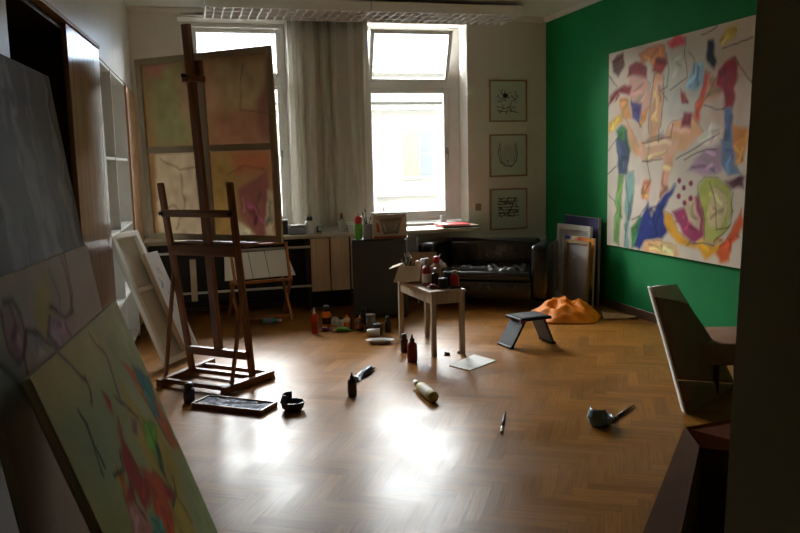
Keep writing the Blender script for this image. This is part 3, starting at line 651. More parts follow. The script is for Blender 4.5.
# wardrobe: veneer sliding door, open dark bay, pale door
t = thing('wardrobe', 'built-in wardrobe with one brown veneer door and a dark open bay', 'wardrobe', (-.6, 1.5, 0))
def wx(y, dx=0.): return (-.48-(5.33-y)*.0717+.6+dx, y-1.5)
MB().slab([(*wx(4.456), .03), (*wx(5.38), .03), (*wx(5.38), 2.25), (*wx(4.456), 2.25)], .025).build('wardrobe_door', 'veneer', t)
MB().slab([(*wx(1.5), .03), (*wx(3.38), .03), (*wx(3.38), 2.25), (*wx(1.5), 2.25)], .025).build('wardrobe_door', 'white_lacquer', t)
MB().slab([(*wx(1.5, .01), 2.252), (*wx(5.38, .01), 2.252), (*wx(5.38, -.03), 2.252), (*wx(1.5, -.03), 2.252)], -.02).build('top_rail', 'frame_wood', t)
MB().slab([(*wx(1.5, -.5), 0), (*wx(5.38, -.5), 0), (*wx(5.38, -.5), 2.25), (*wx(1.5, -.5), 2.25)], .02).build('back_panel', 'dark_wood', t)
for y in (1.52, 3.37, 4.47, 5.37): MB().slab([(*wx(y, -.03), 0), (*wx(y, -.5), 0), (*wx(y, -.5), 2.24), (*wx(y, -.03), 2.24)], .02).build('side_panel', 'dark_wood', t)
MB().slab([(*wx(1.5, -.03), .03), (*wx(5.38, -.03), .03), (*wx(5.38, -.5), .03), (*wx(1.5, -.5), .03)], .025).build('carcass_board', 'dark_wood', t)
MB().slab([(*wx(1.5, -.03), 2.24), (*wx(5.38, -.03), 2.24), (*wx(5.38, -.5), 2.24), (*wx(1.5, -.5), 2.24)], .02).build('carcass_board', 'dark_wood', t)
#PART3

# ================================================================== BACK WALL: CEILING LIGHT, CURTAINS, PICTURES
def luminaire(x0, x1, label):
    t = thing('louvre_ceiling_light', label, 'ceiling light', ((x0+x1)/2, 8.03, 3.09), 0, 'louvred light strips over the windows'); h = (x1-x0)/2
    y0, y1, zb = -.40, .19, -.135
    MB().b(-h, h, y0, y0+.012, zb, -.045, .002).b(-h, h, y1-.012, y1, zb, -.045, .002).b(-h, -h+.012, y0+.012, y1-.012, zb, -.045).b(h-.012, h, y0+.012, y1-.012, zb, -.045).b(-h, h, y0, y1, -.045, -.04).build('housing', 'white_lacquer', t)
    MB().b(-h+.013, h-.013, y0+.013, y1-.013, -.056, -.05).build('reflector', 'mirror_metal', t)
    g = MB(); n = round((x1-x0)/.088)
    for k in range(1, n): x = -h+k*(2*h)/n; g.b(x-.005, x+.005, y0+.012, y1-.012, zb+.002, zb+.022)
    for k in (1, 2): y = y0+k*(y1-y0)/3; g.b(-h+.012, h-.012, y-.010, y+.010, zb+.001, zb+.023)
    g.build('louvre_grid', 'white_paint', t)
    for s in (-1, 1): MB().b(s*h*.6-.04, s*h*.6+.04, -.1, .05, -.042, 0).build('ceiling_bracket', 'grey_plastic', t)
    MB().tube([(-h+.05, -.08, -.075), (h-.05, -.08, -.075)], .013, 10).build('fluorescent_tube', 'white_plastic', t)
luminaire(.27, 1.83, 'left louvred fluorescent light strip on the ceiling above the easel canvas')
luminaire(1.84, 3.42, 'right louvred fluorescent light strip on the ceiling above the open window')
t = thing('curtain_rail', 'slim white curtain rail hidden behind the ceiling light strips', 'curtain rail', (1.6, 8.33, 3.0))
MB().b(-1.55, 1.55, -.02, .02, 0, .03, .003).b(-1.4, -1.34, -.02, .1, .004, .028).b(1.34, 1.4, -.02, .1, .004, .028).build('rail', 'white_metal', t)
def curtain(x0, x1, folds, amp, m_, label, y=8.30, z0=.83):
    def f(u, v):
        a = u*folds*2*math.pi; k = .75+.25*v
        return (x0+u*(x1-x0)+.012*math.sin(a*.5+v*2), y+amp*k*math.sin(a)+amp*.35*math.sin(a*2.3+1.3), z0+v*(3.0-z0))
    o = MB().grid(f, int(folds*14), 12).build('curtain', m_, None, True, .003)
    o.name = 'curtain'; tag(o, label, 'curtain', 'curtains between the windows'); return o
curtain(1.09, 1.36, 2.0, .045, 'curtain_white', 'bright white gathered curtain beside the left window')
curtain(1.38, 1.64, 1.9, .04, 'curtain_grey', 'middle curtain of the three between the windows, narrow with greyish folds', 8.33)
curtain(1.65, 1.93, 1.4, .03, 'curtain_grey', 'flat grey white curtain beside the open right window')
# framed drawings
def drawing(zt, zb, label, kind):
    x0, x1 = 3.355, 3.815; W, H = x1-x0, zt-zb
    t = thing('framed_drawing', label, 'picture', (x0, YB, zb), 0, 'framed drawings on the window wall')
    k = .016
    MB().b(0, k, -.025, 0, 0, H, .002).b(W-k, W, -.025, 0, 0, H, .002).b(k, W-k, -.025, 0, 0, k, .002).b(k, W-k, -.025, 0, H-k, H, .002).build('picture_frame', 'frame_wood', t)
    P = Picture(70, 70, 'cdd6c8', 1, .03, 70+len(kind)); a, b = (.19, .8), (.19, .8)
    r = np.random.default_rng(len(kind)*7)
    if kind == 'cloud':
        for i in range(60): u, v = r.uniform(.2, .8), r.uniform(.2, .8); P.line([(u, v), (u+r.uniform(-.06, .06), v+r.uniform(-.05, .05))], '30383f', .009, .008, a=.85)
        P.poly([(.34, .36), (.42, .28), (.5, .34), (.46, .42), (.4, .42)], '0f1216'); P.line([(.3, .3), (.52, .42)], '14181c', .012); P.line([(.42, .25), (.42, .5)], '14181c', .01); P.line([(.3, .45), (.5, .33)], '14181c', .01)
        P.line([(.2, .75), (.45, .78)], '2b3238', .012); P.line([(.55, .76), (.78, .8)], '2b3238', .012); P.line([(.25, .65), (.4, .7), (.6, .64)], '3a434a', .008)
    elif kind == 'vessel':
        P.line([(.25, .2), (.22, .45), (.27, .65), (.42, .77), (.6, .77), (.72, .65), (.76, .45), (.72, .2)], '2a3434', .013); P.line([(.29, .22), (.27, .45), (.32, .64), (.44, .74)], '4a5454', .009); P.line([(.68, .22), (.7, .45), (.66, .64)], '4a5454', .009)
        P.poly([(.44, .62), (.53, .62), (.49, .7)], '14181a'); P.line([(.49, .68), (.49, .76)], '222828', .007)
        P.blob(.49, .47, .2, .24, 'aab6b4', .6)
    else:
        for row in range(7):
            u = .2
            while u < .76:
                v = .22+row*.075; P.line([(u, v), (u+r.uniform(.01, .05), v+r.uniform(-.03, .05)), (u+r.uniform(.02, .06), v)], '14181c', .013, .006, a=.95); u += r.uniform(.04, .09)
        P.line([(.68, .24), (.5, .68)], '14181a', .012); P.line([(.3, .3), (.6, .36)], '1c2226', .014)
    P.mesh('drawing_sheet', W-2*k, H-2*k, 'print', t, y=-.012, x0=k, z0=k)
    MB().b(.004, W-.004, -.006, 0, .004, H-.004).build('backing_board', 'cream_board', t)
drawing(2.397, 1.93, 'topmost of three framed drawings, an ink splash above scribbles', 'cloud')
drawing(1.79, 1.313, 'middle framed drawing of a rounded vessel outline', 'vessel')
drawing(1.176, .705, 'lowest framed drawing with dense black scribbled rows, above the sofa', 'script')
t = thing('light_switch', 'small yellowed light switch on the wall left of the lowest drawing', 'switch', (3.215, YB, .975))
MB().b(-.035, .035, -.012, 0, -.04, .04, .004).build('switch_plate', 'switch', t); MB().b(-.014, .014, -.018, -.01, -.02, .02, .003).build('rocker', 'switch', t)

# ================================================================== UNDER THE WINDOWS
t = thing('worktop', 'long grey white worktop running under both windows', 'worktop', (1.3, 8.18, .755))
MB().b(-1.72, 1.75, -.25, .25, 0, .035, .004).build('worktop_slab', mat('worktop_board', 'cfc6b4', .4, .06), t); MB().b(-1.72, 1.75, -.256, -.25, .002, .033).build('front_edge', mat('worktop_edge', 'a89c86', .5, .06), t)
t = thing('low_shelf_frame', 'dark open shelf frame with white rails under the worktop', 'shelf', (.5, 8.18, 0))
MB().b(-.9, 1.75, .19, .2, .1, .755).build('back_panel', 'black', t)
MB().b(-.9, .72, -.02, .19, .09, .11).build('bottom_board', 'black', t)
for z in (.665, .26): MB().tube([(-.9, -.2, z), (.70, -.2, z)], .013, 10).build('rail', 'white_metal', t)
MB().b(-.50, -.44, -.215, -.18, .18, .6, .003).build('post', 'cream_board', t)
MB().b(-.33, -.3, -.19, -.16, .0, .754).build('post', 'black', t); MB().b(.66, .69, -.19, -.16, .0, .754).build('post', 'black', t)
MB().b(.15, .35, .1, .185, .28, .64, .004).build('side_box', 'charcoal', t)
t = thing('wall_cupboard', 'light birch cupboard with two doors under the worktop left of the dark cabinet', 'cupboard', (1.42, 8.18, .2))
MB().b(-.22, .24, -.20, .19, 0, .55).build('carcass', 'dark_wood', t)
MB().b(-.215, -.022, -.222, -.202, 0, .545, .002).build('cupboard_door', 'door_wood', t); MB().b(-.008, .185, -.222, -.202, 0, .55, .002).build('cupboard_door', 'door_wood', t); MB().b(.205, .235, -.215, -.2, 0, .55, .002).build('filler_strip', 'door_wood', t)
MB().b(-.2, .22, -.05, .15, -.2, 0).build('plinth', 'black', t)
t = thing('towel_rail', 'white metal rail under the worktop right of the dark cabinet', 'rail', (2.15, 7.97, .0))
MB().tube([(-.03, 0, 0.62), (-.03, 0, .71), (.22, 0, .71)], .011, 8).tube([(-.03, 0, .62), (-.03, 0, .02)], .011, 8).tube([(.2, 0, .71), (.2, 0, .002)], .011, 8).lathe([(.03, 0), (.03, .006), (.011, .02)], (-.03, 0, 0), 12).build('rail_tube', 'white_metal', t)

# dark cabinet
t = thing('dark_cabinet', 'dark charcoal cabinet standing between the birch cupboard and the sofa', 'cabinet', (1.77, 7.33, 0), rad(-19))
MB().b(-.262, .262, 0, .42, .03, .765, .004).build('carcass', 'charcoal', t); MB().b(-.255, .255, -.018, -.001, .04, .76, .003).build('cabinet_door', 'charcoal', t)
for sx in (-1, 1):
    for y in (.04, .38): MB().b(sx*.23-.02, sx*.23+.02, y-.02, y+.02, 0, .03).build('foot', 'black', t)
cabm = t.matrix_basis.copy() if False else Matrix.Translation((1.77, 7.33, 0)) @ Matrix.Rotation(rad(-19), 4, 'Z')
def oncab(x, y): return tuple(cabm @ Vector((x, y, .766)))
t = thing('bowl_carton', 'printed carton showing a glass bowl, on top of the dark cabinet', 'box', oncab(.105, .12), rad(-6))
MB().b(-.165, .165, 0, .2, 0, .235, .002).build('carton_body', 'label', t)
P = Picture(60, 44, 'b3a38c', 1.5, .05, 81)
P.poly([(.0, .9), (1, .9), (1, 1), (0, 1)], '9a4a36'); P.poly([(.12, .08), (.9, .05), (.84, .3), (.74, .8), (.3, .82), (.2, .3)], '6f6a60', .02); P.poly([(.2, .3), (.82, .28), (.7, .7), (.34, .72)], '857f72', .05); P.poly([(.04, .04), (.96, .0), (.95, .12), (.06, .2)], '8c8679', .02); P.poly([(.08, .3), (.16, .4), (.2, .75), (.1, .7)], '98553c', .03); P.line([(.3, .4), (.36, .68)], 'c9c4b8', .02, a=.6); P.line([(.62, .66), (.68, .4)], 'c0bbb0', .016, a=.6)
P.mesh('carton_print', .328, .233, 'print', t, y=-.001, z0=.001)
MB().b(-.16, .175, .03, .2, .236, .25, .002).build('carton_lid', 'grey_paper', t)

# ================================================================== bottles, jars, tubes
def bottle(name, label, loc, h, r, m_body, m_cap, kind='round', rz=0., group=None, lab=None, cat='bottle'):
    """upright bottle with shoulder, neck and cap; 'flip' has a domed cap, 'spout' a pointed nozzle"""
    t = thing(name, label, cat, loc, rz, group); hb = h*.74
    MB().lathe([(r*.9, 0), (r, .006), (r, hb*.82), (r*.86, hb*.93), (r*.42, hb), (r*.42, hb+h*.03)], n=20).build('bottle_body', m_body, t, True)
    if kind == 'spout': MB().lathe([(r*.5, hb+h*.02), (r*.5, hb+h*.08), (r*.3, hb+h*.12), (r*.12, h)], n=14).build('nozzle', m_cap, t, True)
    elif kind == 'flip': MB().lathe([(r*.75, hb), (r*.8, hb+h*.1), (r*.72, h*.95), (r*.5, h)], n=18).build('cap', m_cap, t, True)
    else: MB().lathe([(r*.5, hb+h*.02), (r*.52, h*.96), (r*.44, h)], n=16).build('cap', m_cap, t, True)
    if lab: MB().lathe([(r*1.015, hb*.2), (r*1.015, hb*.62)], n=20, cap=False).build('bottle_label', lab, t, True)
    return t
def jar(name, label, loc, h, r, m_body, cat='jar', group=None, m_rim=None, brushes=0, rz=0., lid=None):
    t = thing(name, label, cat, loc, rz, group)
    MB().lathe([(r*.92, 0), (r, .008), (r, h-.004), (r*.9, h), (r*.86, h-.004), (r*.86, .012)], n=20).build('jar_wall', m_body, t, True)
    if lid: MB().lathe([(r*1.03, h-.003), (r*1.03, h+.02), (r*.95, h+.024)], n=20).build('lid', lid, t, True)
    return t
def brush(label, p, q, loc=None, group=None, r=.004, m1='dark_wood', m2='metal', m3='bristle'):
    p, q = Vector(p), Vector(q); t = thing('paint_brush', label, 'brush', p, 0, group); d = q-p; L = d.length; d.normalize()
    MB().tube([d*0, d*L*.35, d*L*.72], [r*.55, r*1.1, r], 8).build('handle', m1, t, True)
    MB().tube([d*L*.72, d*L*.86], [r*1.05, r*1.25], 8).build('ferrule', m2, t, True)
    MB().tube([d*L*.86, d*L*.94, d*L], [r*1.2, r*1.35, r*.4], 8).build('bristles', m3, t, True)
    return t
def tube_lying(label, p, q, r, m_body, m_cap, cat='paint tube', group=None):
    """a soft paint tube lying from its crimped end p to its cap q"""
    p, q = Vector(p), Vector(q); d = q-p; L = d.length; ang = math.atan2(d.y, d.x)
    t = thing('paint_tube', label, cat, (p.x, p.y, 0 if p.z < .05 else p.z), ang, group)
    bm = MB(); prof = [(0, 1.25, .06), (.06, 1.25, .08), (.3, 1.1, .7), (.6, 1, .95), (.78, .98, .98), (.84, .5, .5)]
    rings = []
    for s_, a, b in prof:
        rings.append([bm.bm.verts.new((s_*L, r*a*math.cos(k*math.pi/6), max(b*r, .003)+max(b*r, .003)*math.sin(k*math.pi/6))) for k in range(12)])
    for a, b in zip(rings, rings[1:]):
        for k in range(12): bm.bm.faces.new((a[k], a[(k+1) % 12], b[(k+1) % 12], b[k]))
    bm.bm.faces.new(rings[0]); bm.bm.faces.new(rings[-1]); bm.build('tube_body', m_body, t, True)
    MB().tube([(.82*L, 0, r*.62), (L, 0, r*.6)], [r*.58, r*.5], 12).build('cap', m_cap, t, True)
    return t
F = lambda px, py: tuple(at(px, py, 'z', 0))
# on the floor in front of the dark cabinet
bottle('paint_bottle', 'tall red paint bottle with a white nozzle at the left end of the floor row', F(315, 333), .235, .029, 'red', 'white_plastic', 'spout', 0, 'paint bottles on the floor', lab='dark_red')
bottle('paint_bottle', 'orange bottle with black domed cap standing next to the tall red bottle', F(327, 327), .205, .040, 'orange', 'black_plastic', 'flip', 0, 'paint bottles on the floor', lab='brown_glass')
tube_lying('purple paint tube lying between the red and the orange bottle', F(331, 331), F(320, 331.5), .020, 'purple', 'white_plastic')
tube_lying('bright green paint tube lying in front of the orange capped bottles', F(353, 331), F(333, 332), .024, 'green', 'white_plastic')
bottle('paint_bottle', 'small bottle with pointed orange nozzle behind the green tube', F(347, 328), .13, .033, 'label', 'orange', 'spout', 0, 'paint bottles on the floor', lab='orange')
bottle('paint_bottle', 'brown bottle with orange nozzle right of the green tube', F(360, 330), .135, .036, 'brown_glass', 'orange', 'spout', 0, 'paint bottles on the floor', lab='carton_red')
bottle('paint_bottle', 'small white bottle with dark cap behind the green tube', F(341, 326), .085, .03, 'white_plastic', 'black_plastic', 'round', 0, 'paint bottles on the floor')
bottle('paint_bottle', 'dark green bottle by the cabinet foot beside the brown bottle', F(364, 325), .17, .034, mat('dark_green_plastic', '14251c', .35, .1), 'black_plastic', 'flip', 0, 'paint bottles on the floor')
bottle('paint_bottle', 'black bottle in front of the right side of the dark cabinet', F(388, 332), .15, .028, 'black_plastic', 'black_plastic', 'flip', 0, 'paint bottles on the floor')
jar('paint_jar', 'grey jar in front of the dark cabinet', F(371, 327), .10, .044, 'grey_plastic', lid='grey_paper')
jar('paint_jar', 'dark jar with a black lid between grey jar and black bottle', F(378, 334), .07, .04, 'black_plastic', lid='black')
t = thing('crumpled_rag', 'white crumpled rag on the floor between the orange bottle and small bottles', 'rag', F(335.5, 324))
def crumple(rx, ry, h, seed, n=16):
    def f(u, v):
        a = u*2*math.pi; ph = v*math.pi*.5; p = Vector((math.cos(a)*math.cos(ph), math.sin(a)*math.cos(ph), math.sin(ph)))
        k = 1+.45*mnoise.noise(p*2.3+Vector((seed, 0, 0)))+.2*mnoise.noise(p*6+Vector((0, seed, 0)))
        return (p.x*rx*k, p.y*ry*k, max(0, p.z*h*k))
    return MB().grid(f, n*2, n)
crumple(.042, .04, .06, 3).build('cloth', 'paper', t, True)
# tray with rubbish near the table leg
t = thing('plastic_tray', 'pale flat plastic tray lying by the left table leg', 'tray', F(380, 343), rad(-15))
MB().lathe([(.11, .0), (.16, .03), (.165, .03), (.155, .024), (.108, .004)], n=24, sx=.75, sy=.4).build('tray_shell', 'white_plastic', t, True)
t = thing('plastic_cup', 'white plastic cup lying on its side behind the pale tray', 'cup', (F(374, 336)[0], F(374, 336)[1], .035), rad(-20))
MB().tube([(-.06, 0, 0), (.05, 0, 0)], [.026, .034], 16).build('cup_wall', 'white_plastic', t, True)
# scattered on the floor
bottle('paint_bottle', 'black bottle standing alone on the open floor, centre of the room', F(352.5, 395.5), .155, .030, 'black_plastic', 'black_plastic', 'spout', 0, 'paint bottles on the floor', lab='navy')
tube_lying('squeezed dark blue paint tube lying behind the lone black bottle', F(356, 380), F(374, 370), .026, 'blue', 'label')
tube_lying('silver blue paint tube beside the squeezed dark blue tube', F(361, 381), F(351, 380), .018, 'grey_plastic', 'black_plastic')
bottle('paint_bottle', 'dark red paint bottle with black pointed nozzle in front of the table', F(412.5, 362), .215, .038, 'dark_red', 'black_plastic', 'spout', 0, 'paint bottles on the floor', lab='carton_red')
bottle('paint_bottle', 'dark bottle beside the left front table leg, behind the dark red bottle', F(404.5, 352), .15, .03, 'brown_glass', 'black_plastic', 'flip', 0, 'paint bottles on the floor')
def bottle_lying(label, p, q, r, m_body, m_cap, m_lab):
    p, q = Vector(p), Vector(q); d = q-p; L = d.length
    t = thing('paint_bottle', label, 'bottle', p, math.atan2(d.y, d.x), 'paint bottles on the floor')
    MB().tube([(0, 0, r), (.01, 0, r), (L*.62, 0, r), (L*.7, 0, r), (L*.78, 0, r), (L*.84, 0, r)], [r*.85, r, r, r*.85, r*.45, r*.4], 18).build('bottle_body', m_body, t, True)
    MB().tube([(L*.8, 0, r), (L, 0, r)], [r*.55, r*.5], 14).build('cap', m_cap, t, True); MB().tube([(L*.15, 0, r), (L*.55, 0, r)], r*1.015, 18, False).build('bottle_label', m_lab, t, True)
    return t
bottle_lying('pale yellow bottle lying alone on the floor nearest the camera', F(434, 403), F(415, 387), .036, 'yellow_green', 'white_plastic', 'label')
bottle_lying('teal bottle lying on the floor below the print rack', F(262, 324), F(282, 323), .028, 'teal', 'label', 'slate_blue')
o = MB().slab([(*F(449, 366)[:2], .006), (*F(470, 371)[:2], .006), (*F(496, 361)[:2], .006), (*F(474, 355)[:2], .006)], .0055).build('paper_sheet', 'paper'); tag(o, 'white sheet pad lying on the floor in front of the table', 'paper')
for px, py, lab_, s in ((447, 355, 'small brown lump on the floor near the right front table leg', .026), (459, 353, 'smaller dark crumb on the floor behind the white pad', .018)):
    t = thing('paper_scrap', lab_, 'scrap', F(px, py)); crumple(s, s*.8, s*.9, px*.1, 8).build('scrap_body', 'brown_glass', t, True)
# dark blue cups and palette box in front of the easel
def cut_cup(label, loc, rz, m_, s=1.):
    """a low plastic cup cut open, tipped on its side"""
    t = thing('paint_cup', label, 'cup', loc, rz)
    MB().lathe([(.045*s, 0), (.06*s, .02*s), (.066*s, .055*s), (.062*s, .057*s), (.056*s, .022*s), (.04*s, .006*s)], n=22, sx=1.15).build('cup_wall', m_, t, True)
    def f(u, v): a = -1.2+u*2.6; return (.068*s*1.15*math.cos(a)*(1-.25*v), .066*s*math.sin(a)*(1-.25*v), .05*s+v*.055*s)
    MB().grid(f, 14, 4).build('raised_rim', m_, t, True, .004)
    return t
cut_cup('dark blue paint cup with a raised rim right of the palette box', F(293, 410), rad(150), 'navy')
bottle('paint_bottle', 'squat navy bottle standing at the left base of the easel by the palette box', F(189.5, 402), .13, .036, 'navy', 'black_plastic', 'flip', 0, 'paint bottles on the floor', lab='blue')
pb = [Vector(F(*q)) for q in ((195, 409), (263, 416), (275, 406), (207, 398))]
c0 = sum(pb, Vector())/4; ax = ((pb[1]-pb[0])+(pb[2]-pb[3])).normalized()
t = thing('palette_box', 'shallow wooden palette box smeared with dark blue paint in front of the easel', 'palette', c0, math.atan2(ax.y, ax.x))
hw, hd = .255, .095
MB().b(-hw, hw, -hd, hd, 0, .008).b(-hw, hw, -hd, -hd+.012, .008, .032, .002).b(-hw, hw, hd-.012, hd, .008, .032, .002).b(-hw, -hw+.012, -hd, hd, .008, .032).b(hw-.012, hw, -hd, hd, .008, .032).build('box_tray', 'easel_wood_x', t)
def fpaint(u, v): x = -hw+.013+u*(2*hw-.026); y = -hd+.013+v*(2*hd-.026); return (x, y, .022+.006*mnoise.noise(Vector((x*30, y*30, 1))))
mt_, nt, b_, out_ = newmat('dried_paint'); tc = N(nt, 'ShaderNodeTexCoord'); vo = N(nt, 'ShaderNodeTexNoise'); vo.inputs['Scale'].default_value = 22; nt.links.new(tc.outputs['Object'], vo.inputs['Vector']); rp = N(nt, 'ShaderNodeValToRGB')
for p_, c_ in ((.0, '12141f'), (.44, '1c2340'), (.52, '56638a'), (.6, 'b4bccb'), (.66, '20253a')):
    e = rp.color_ramp.elements.new(p_); e.color = (*hx(c_), 1)
nt.links.new(vo.outputs[0], rp.inputs[0]); nt.links.new(rp.outputs[0], b_.inputs['Base Color']); b_.inputs['Roughness'].default_value = .6; b_.inputs['Specular IOR Level'].default_value = .2
MB().grid(fpaint, 40, 16).build('dried_paint', mt_, t, True, .003)
p, q = c0+ax*.04+Vector((0, 0, .05)), c0+ax*.24+Vector((.0, .0, .045))
brush('thin paint brush lying on the palette box', (p.x-.1, p.y+.02, .036), (q.x-.02, q.y+.05, .036), r=.004)
# right foreground floor
brush('paint brush lying alone on the floor, bristles toward the camera', (*F(505, 413)[:2], .006), (*F(501, 434)[:2], .006), r=.007, m1='black_plastic', m3='label')
cut_cup('slate blue paint cup lying on the floor beside a black brush', F(600, 425), rad(200), 'slate_blue', 1.0)
brush('black brush lying beside the slate blue cup near the chair', (*F(634, 406)[:2], .008), (*F(610, 423)[:2], .008), r=.008, m1='black_plastic', m2='black_plastic', m3='black')

# ================================================================== PRINT RACK
t = thing('print_rack', 'folding orange wooden rack with crossed legs holding white sheets under the window', 'rack', (.65, 7.68, 0), rad(10))
for sx, x in ((-1, -.26), (1, .26)):
    MB().bar((x, -.17, .0), (x, .13, .42), .038, .026, up=(1, 0, 0), bev=.003).build('leg', 'rack_wood', t); MB().bar((x+.022*sx, .20, .0), (x+.022*sx, -.12, .42), .038, .026, up=(1, 0, 0), bev=.003).build('leg', 'rack_wood', t)
MB().bar((-.28, -.13, .40), (.28, -.13, .40), .034, .026, bev=.003).build('front_rail', 'rack_wood', t); MB().bar((-.28, .14, .41), (.28, .14, .41), .034, .026, bev=.003).build('back_rail', 'rack_wood', t)
MB().bar((-.26, -.13, .05), (.28, -.14, .05), .022, .022).build('stretcher', 'rack_wood', t)
MB().bar((.27, -.12, .40), (.315, .12, .72), .038, .026, up=(1, 0, 0), bev=.003).build('arm', 'rack_wood', t); MB().bar((-.27, -.12, .40), (-.25, .12, .72), .038, .026, up=(1, 0, 0), bev=.003).build('arm', 'rack_wood', t)
MB().bar((-.28, .13, .73), (.34, .13, .73), .024, .02, bev=.003).build('top_rail', 'rack_wood', t)
for k, (x0, x1) in enumerate(((-.32, -.09), (-.083, .075), (.082, .29))):
    o = MB().slab([(x0-(.04 if k == 0 else 0), -.10+k*.006, .43), (x1+(.05 if k == 2 else 0), -.10+k*.006, .43), (x1, .06+k*.006, .67), (x0, .06+k*.006, .67)], .006).build('drawing_board', 'paper')
    o.location = (.65, 7.68, 0); o.rotation_euler = (0, 0, rad(10))
    tag(o, ['left white sheet leaning in the wooden print rack', 'middle white sheet leaning in the wooden print rack', 'right white sheet leaning in the wooden print rack'][k], 'sheet', 'white sheets in the rack')

# ================================================================== ON THE WORKTOP
WT = .791
def wt(px, y): return (at(px, 230, 'y', y).x, y, WT)
t = thing('black_box', 'small black box at the left end of the worktop', 'box', wt(283, 8.15)); MB().b(-.05, .05, -.04, .04, 0, .14, .006).build('box_body', 'black_plastic', t); MB().b(-.052, .052, -.042, .042, .141, .15, .003).build('lid', 'black', t)
t = thing('grey_case', 'low grey case on the worktop behind the print rack', 'case', wt(296.5, 8.08)); MB().b(-.085, .085, -.06, .06, 0, .075, .01, 2).build('case_body', 'grey_plastic', t); MB().b(-.087, .087, -.062, .062, .076, .098, .008, 2).build('case_lid', 'grey_paper', t)
bottle('glue_bottle', 'white bottle with black cap on the worktop', wt(309.5, 8.08), .185, .045, 'white_plastic', 'black_plastic', 'flip')
jar('glass_jar', 'low clear glass jar on the worktop right of the white bottle', wt(320, 8.06), .075, .036, 'glass')
bottle('glass_bottle', 'clear glass bottle with a reddish cap on the worktop before the curtain', wt(342, 8.08), .20, .03, 'glass', 'carton_red', 'round')
jar('glass_jar', 'small grey white jar on the worktop next to the clear glass bottle', wt(350, 8.05), .08, .036, 'grey_paper', lid='white_plastic')
t = thing('sauce_bottle', 'green squeeze bottle with red top on the dark cabinet', 'bottle', oncab(-.205, .12)); MB().lathe([(.036, 0), (.04, .01), (.04, .12), (.034, .15), (.034, .152)], n=18).build('bottle_body', 'green', t, True); MB().lathe([(.036, .152), (.038, .2), (.028, .225)], n=18).build('bottle_top', 'red', t, True); MB().lathe([(.018, .226), (.016, .262)], n=14).build('cap', 'label', t, True)
jc = oncab(-.112, .1)
jar('brush_jar', 'grey jar holding brushes on the dark cabinet', jc, .15, .042, 'grey_plastic')
for k, (dx, dy, hh) in enumerate(((-.05, .0, .27), (-.02, .02, .30), (.03, -.01, .22))):
    brush(['short leaning brush in the grey jar', 'long upright brush in the grey jar', 'brush tilting right in the grey jar'][k], (jc[0]-dx*.3, jc[1], jc[2]+.015), (jc[0]+dx, jc[1]+dy, jc[2]+hh), r=.005, group='brushes in the grey jar')
t = thing('scissors', 'red handled scissors standing behind the carton at the window sill', 'scissors', (2.09, 8.22, WT)); MB().b(-.04, .04, -.03, .03, 0, .11, .004).build('holder', 'dark_red', t); MB().bar((0, 0, .11), (-.05, 0, .24), .006, .012).bar((.01, 0, .11), (-.01, 0, .25), .006, .012).build('blade', 'metal', t); MB().b(.0, .07, -.02, .02, .112, .13, .004).build('handle', 'red', t)
t = thing('paint_board', 'brown board lying on the right end of the worktop', 'board', (2.84, 8.12, WT)); MB().b(-.2, .22, -.15, .14, 0, .018, .002).build('board', 'cream_board', t); MB().b(-.2, .22, -.154, -.15, .001, .017).build('edge_strip', 'dark_wood', t)
t = thing('red_folder', 'bright red folder lying on the brown board below the open window', 'folder', (2.79, 8.12, WT+.019)); MB().b(-.16, .17, -.13, .12, 0, .004, .001).b(-.16, .17, -.13, .12, .014, .018, .001).b(-.16, -.155, -.13, .12, .004, .014).build('folder_cover', mat('bright_red_card', 'd8222a', .45, .05), t); MB().b(-.15, .16, -.125, .115, .0045, .0135).build('pages', 'paper', t)
jar('white_cup', 'small white cup on the right window sill beside the red folder', (at(443.5, 220, 'y', 8.5).x, 8.5, WZ0+.031), .075, .035, 'white_plastic', cat='cup')

# ================================================================== SOFA
sy = rad(-34)
t = thing('leather_sofa', 'black leather two-seat sofa in the corner below the drawings', 'sofa', (2.30, 7.80, 0), sy)
SW, SD = 1.36, .72
def cushion(mb, x0, x1, y0, y1, z0, z1, bev=.045): return mb.b(x0, x1, y0, y1, z0, z1, bev, 4)
cushion(MB(), 0, .18, 0, SD, .09, .665, .04).build('armrest', 'leather', t, True); cushion(MB(), SW-.18, SW, 0, SD, .09, .655, .04).build('armrest', 'leather', t, True)
cushion(MB(), .18, SW-.18, .52, SD, .12, .67, .05).build('backrest', 'leather', t, True)
cushion(MB(), .18, SW-.18, .01, .52, .09, .285, .02).build('seat_base', 'leather', t, True)
def seat(u, v):
    x = .185+u*(SW-.37); y = -.015+v*.535; e = min(1, min(u, 1-u)*12)*min(1, min(v, 1-v)*8)
    n_ = mnoise.noise(Vector((x*9, y*7, 2)))*.022+mnoise.noise(Vector((x*20+y*14, y*9, 5)))*.022
    return (x, y, .30+.115*e**.5+n_*e)
c_ = MB().grid(seat, 90, 44); cushion(c_, .19, SW-.19, -.012, .52, .286, .38, .035); c_.build('seat_cushion', 'leather', t, True)
for x in (.08, SW-.08):
    for y in (.08, SD-.08): MB().lathe([(.022, 0), (.022, .09)], (x, y, 0), 12).build('leg', 'black', t)

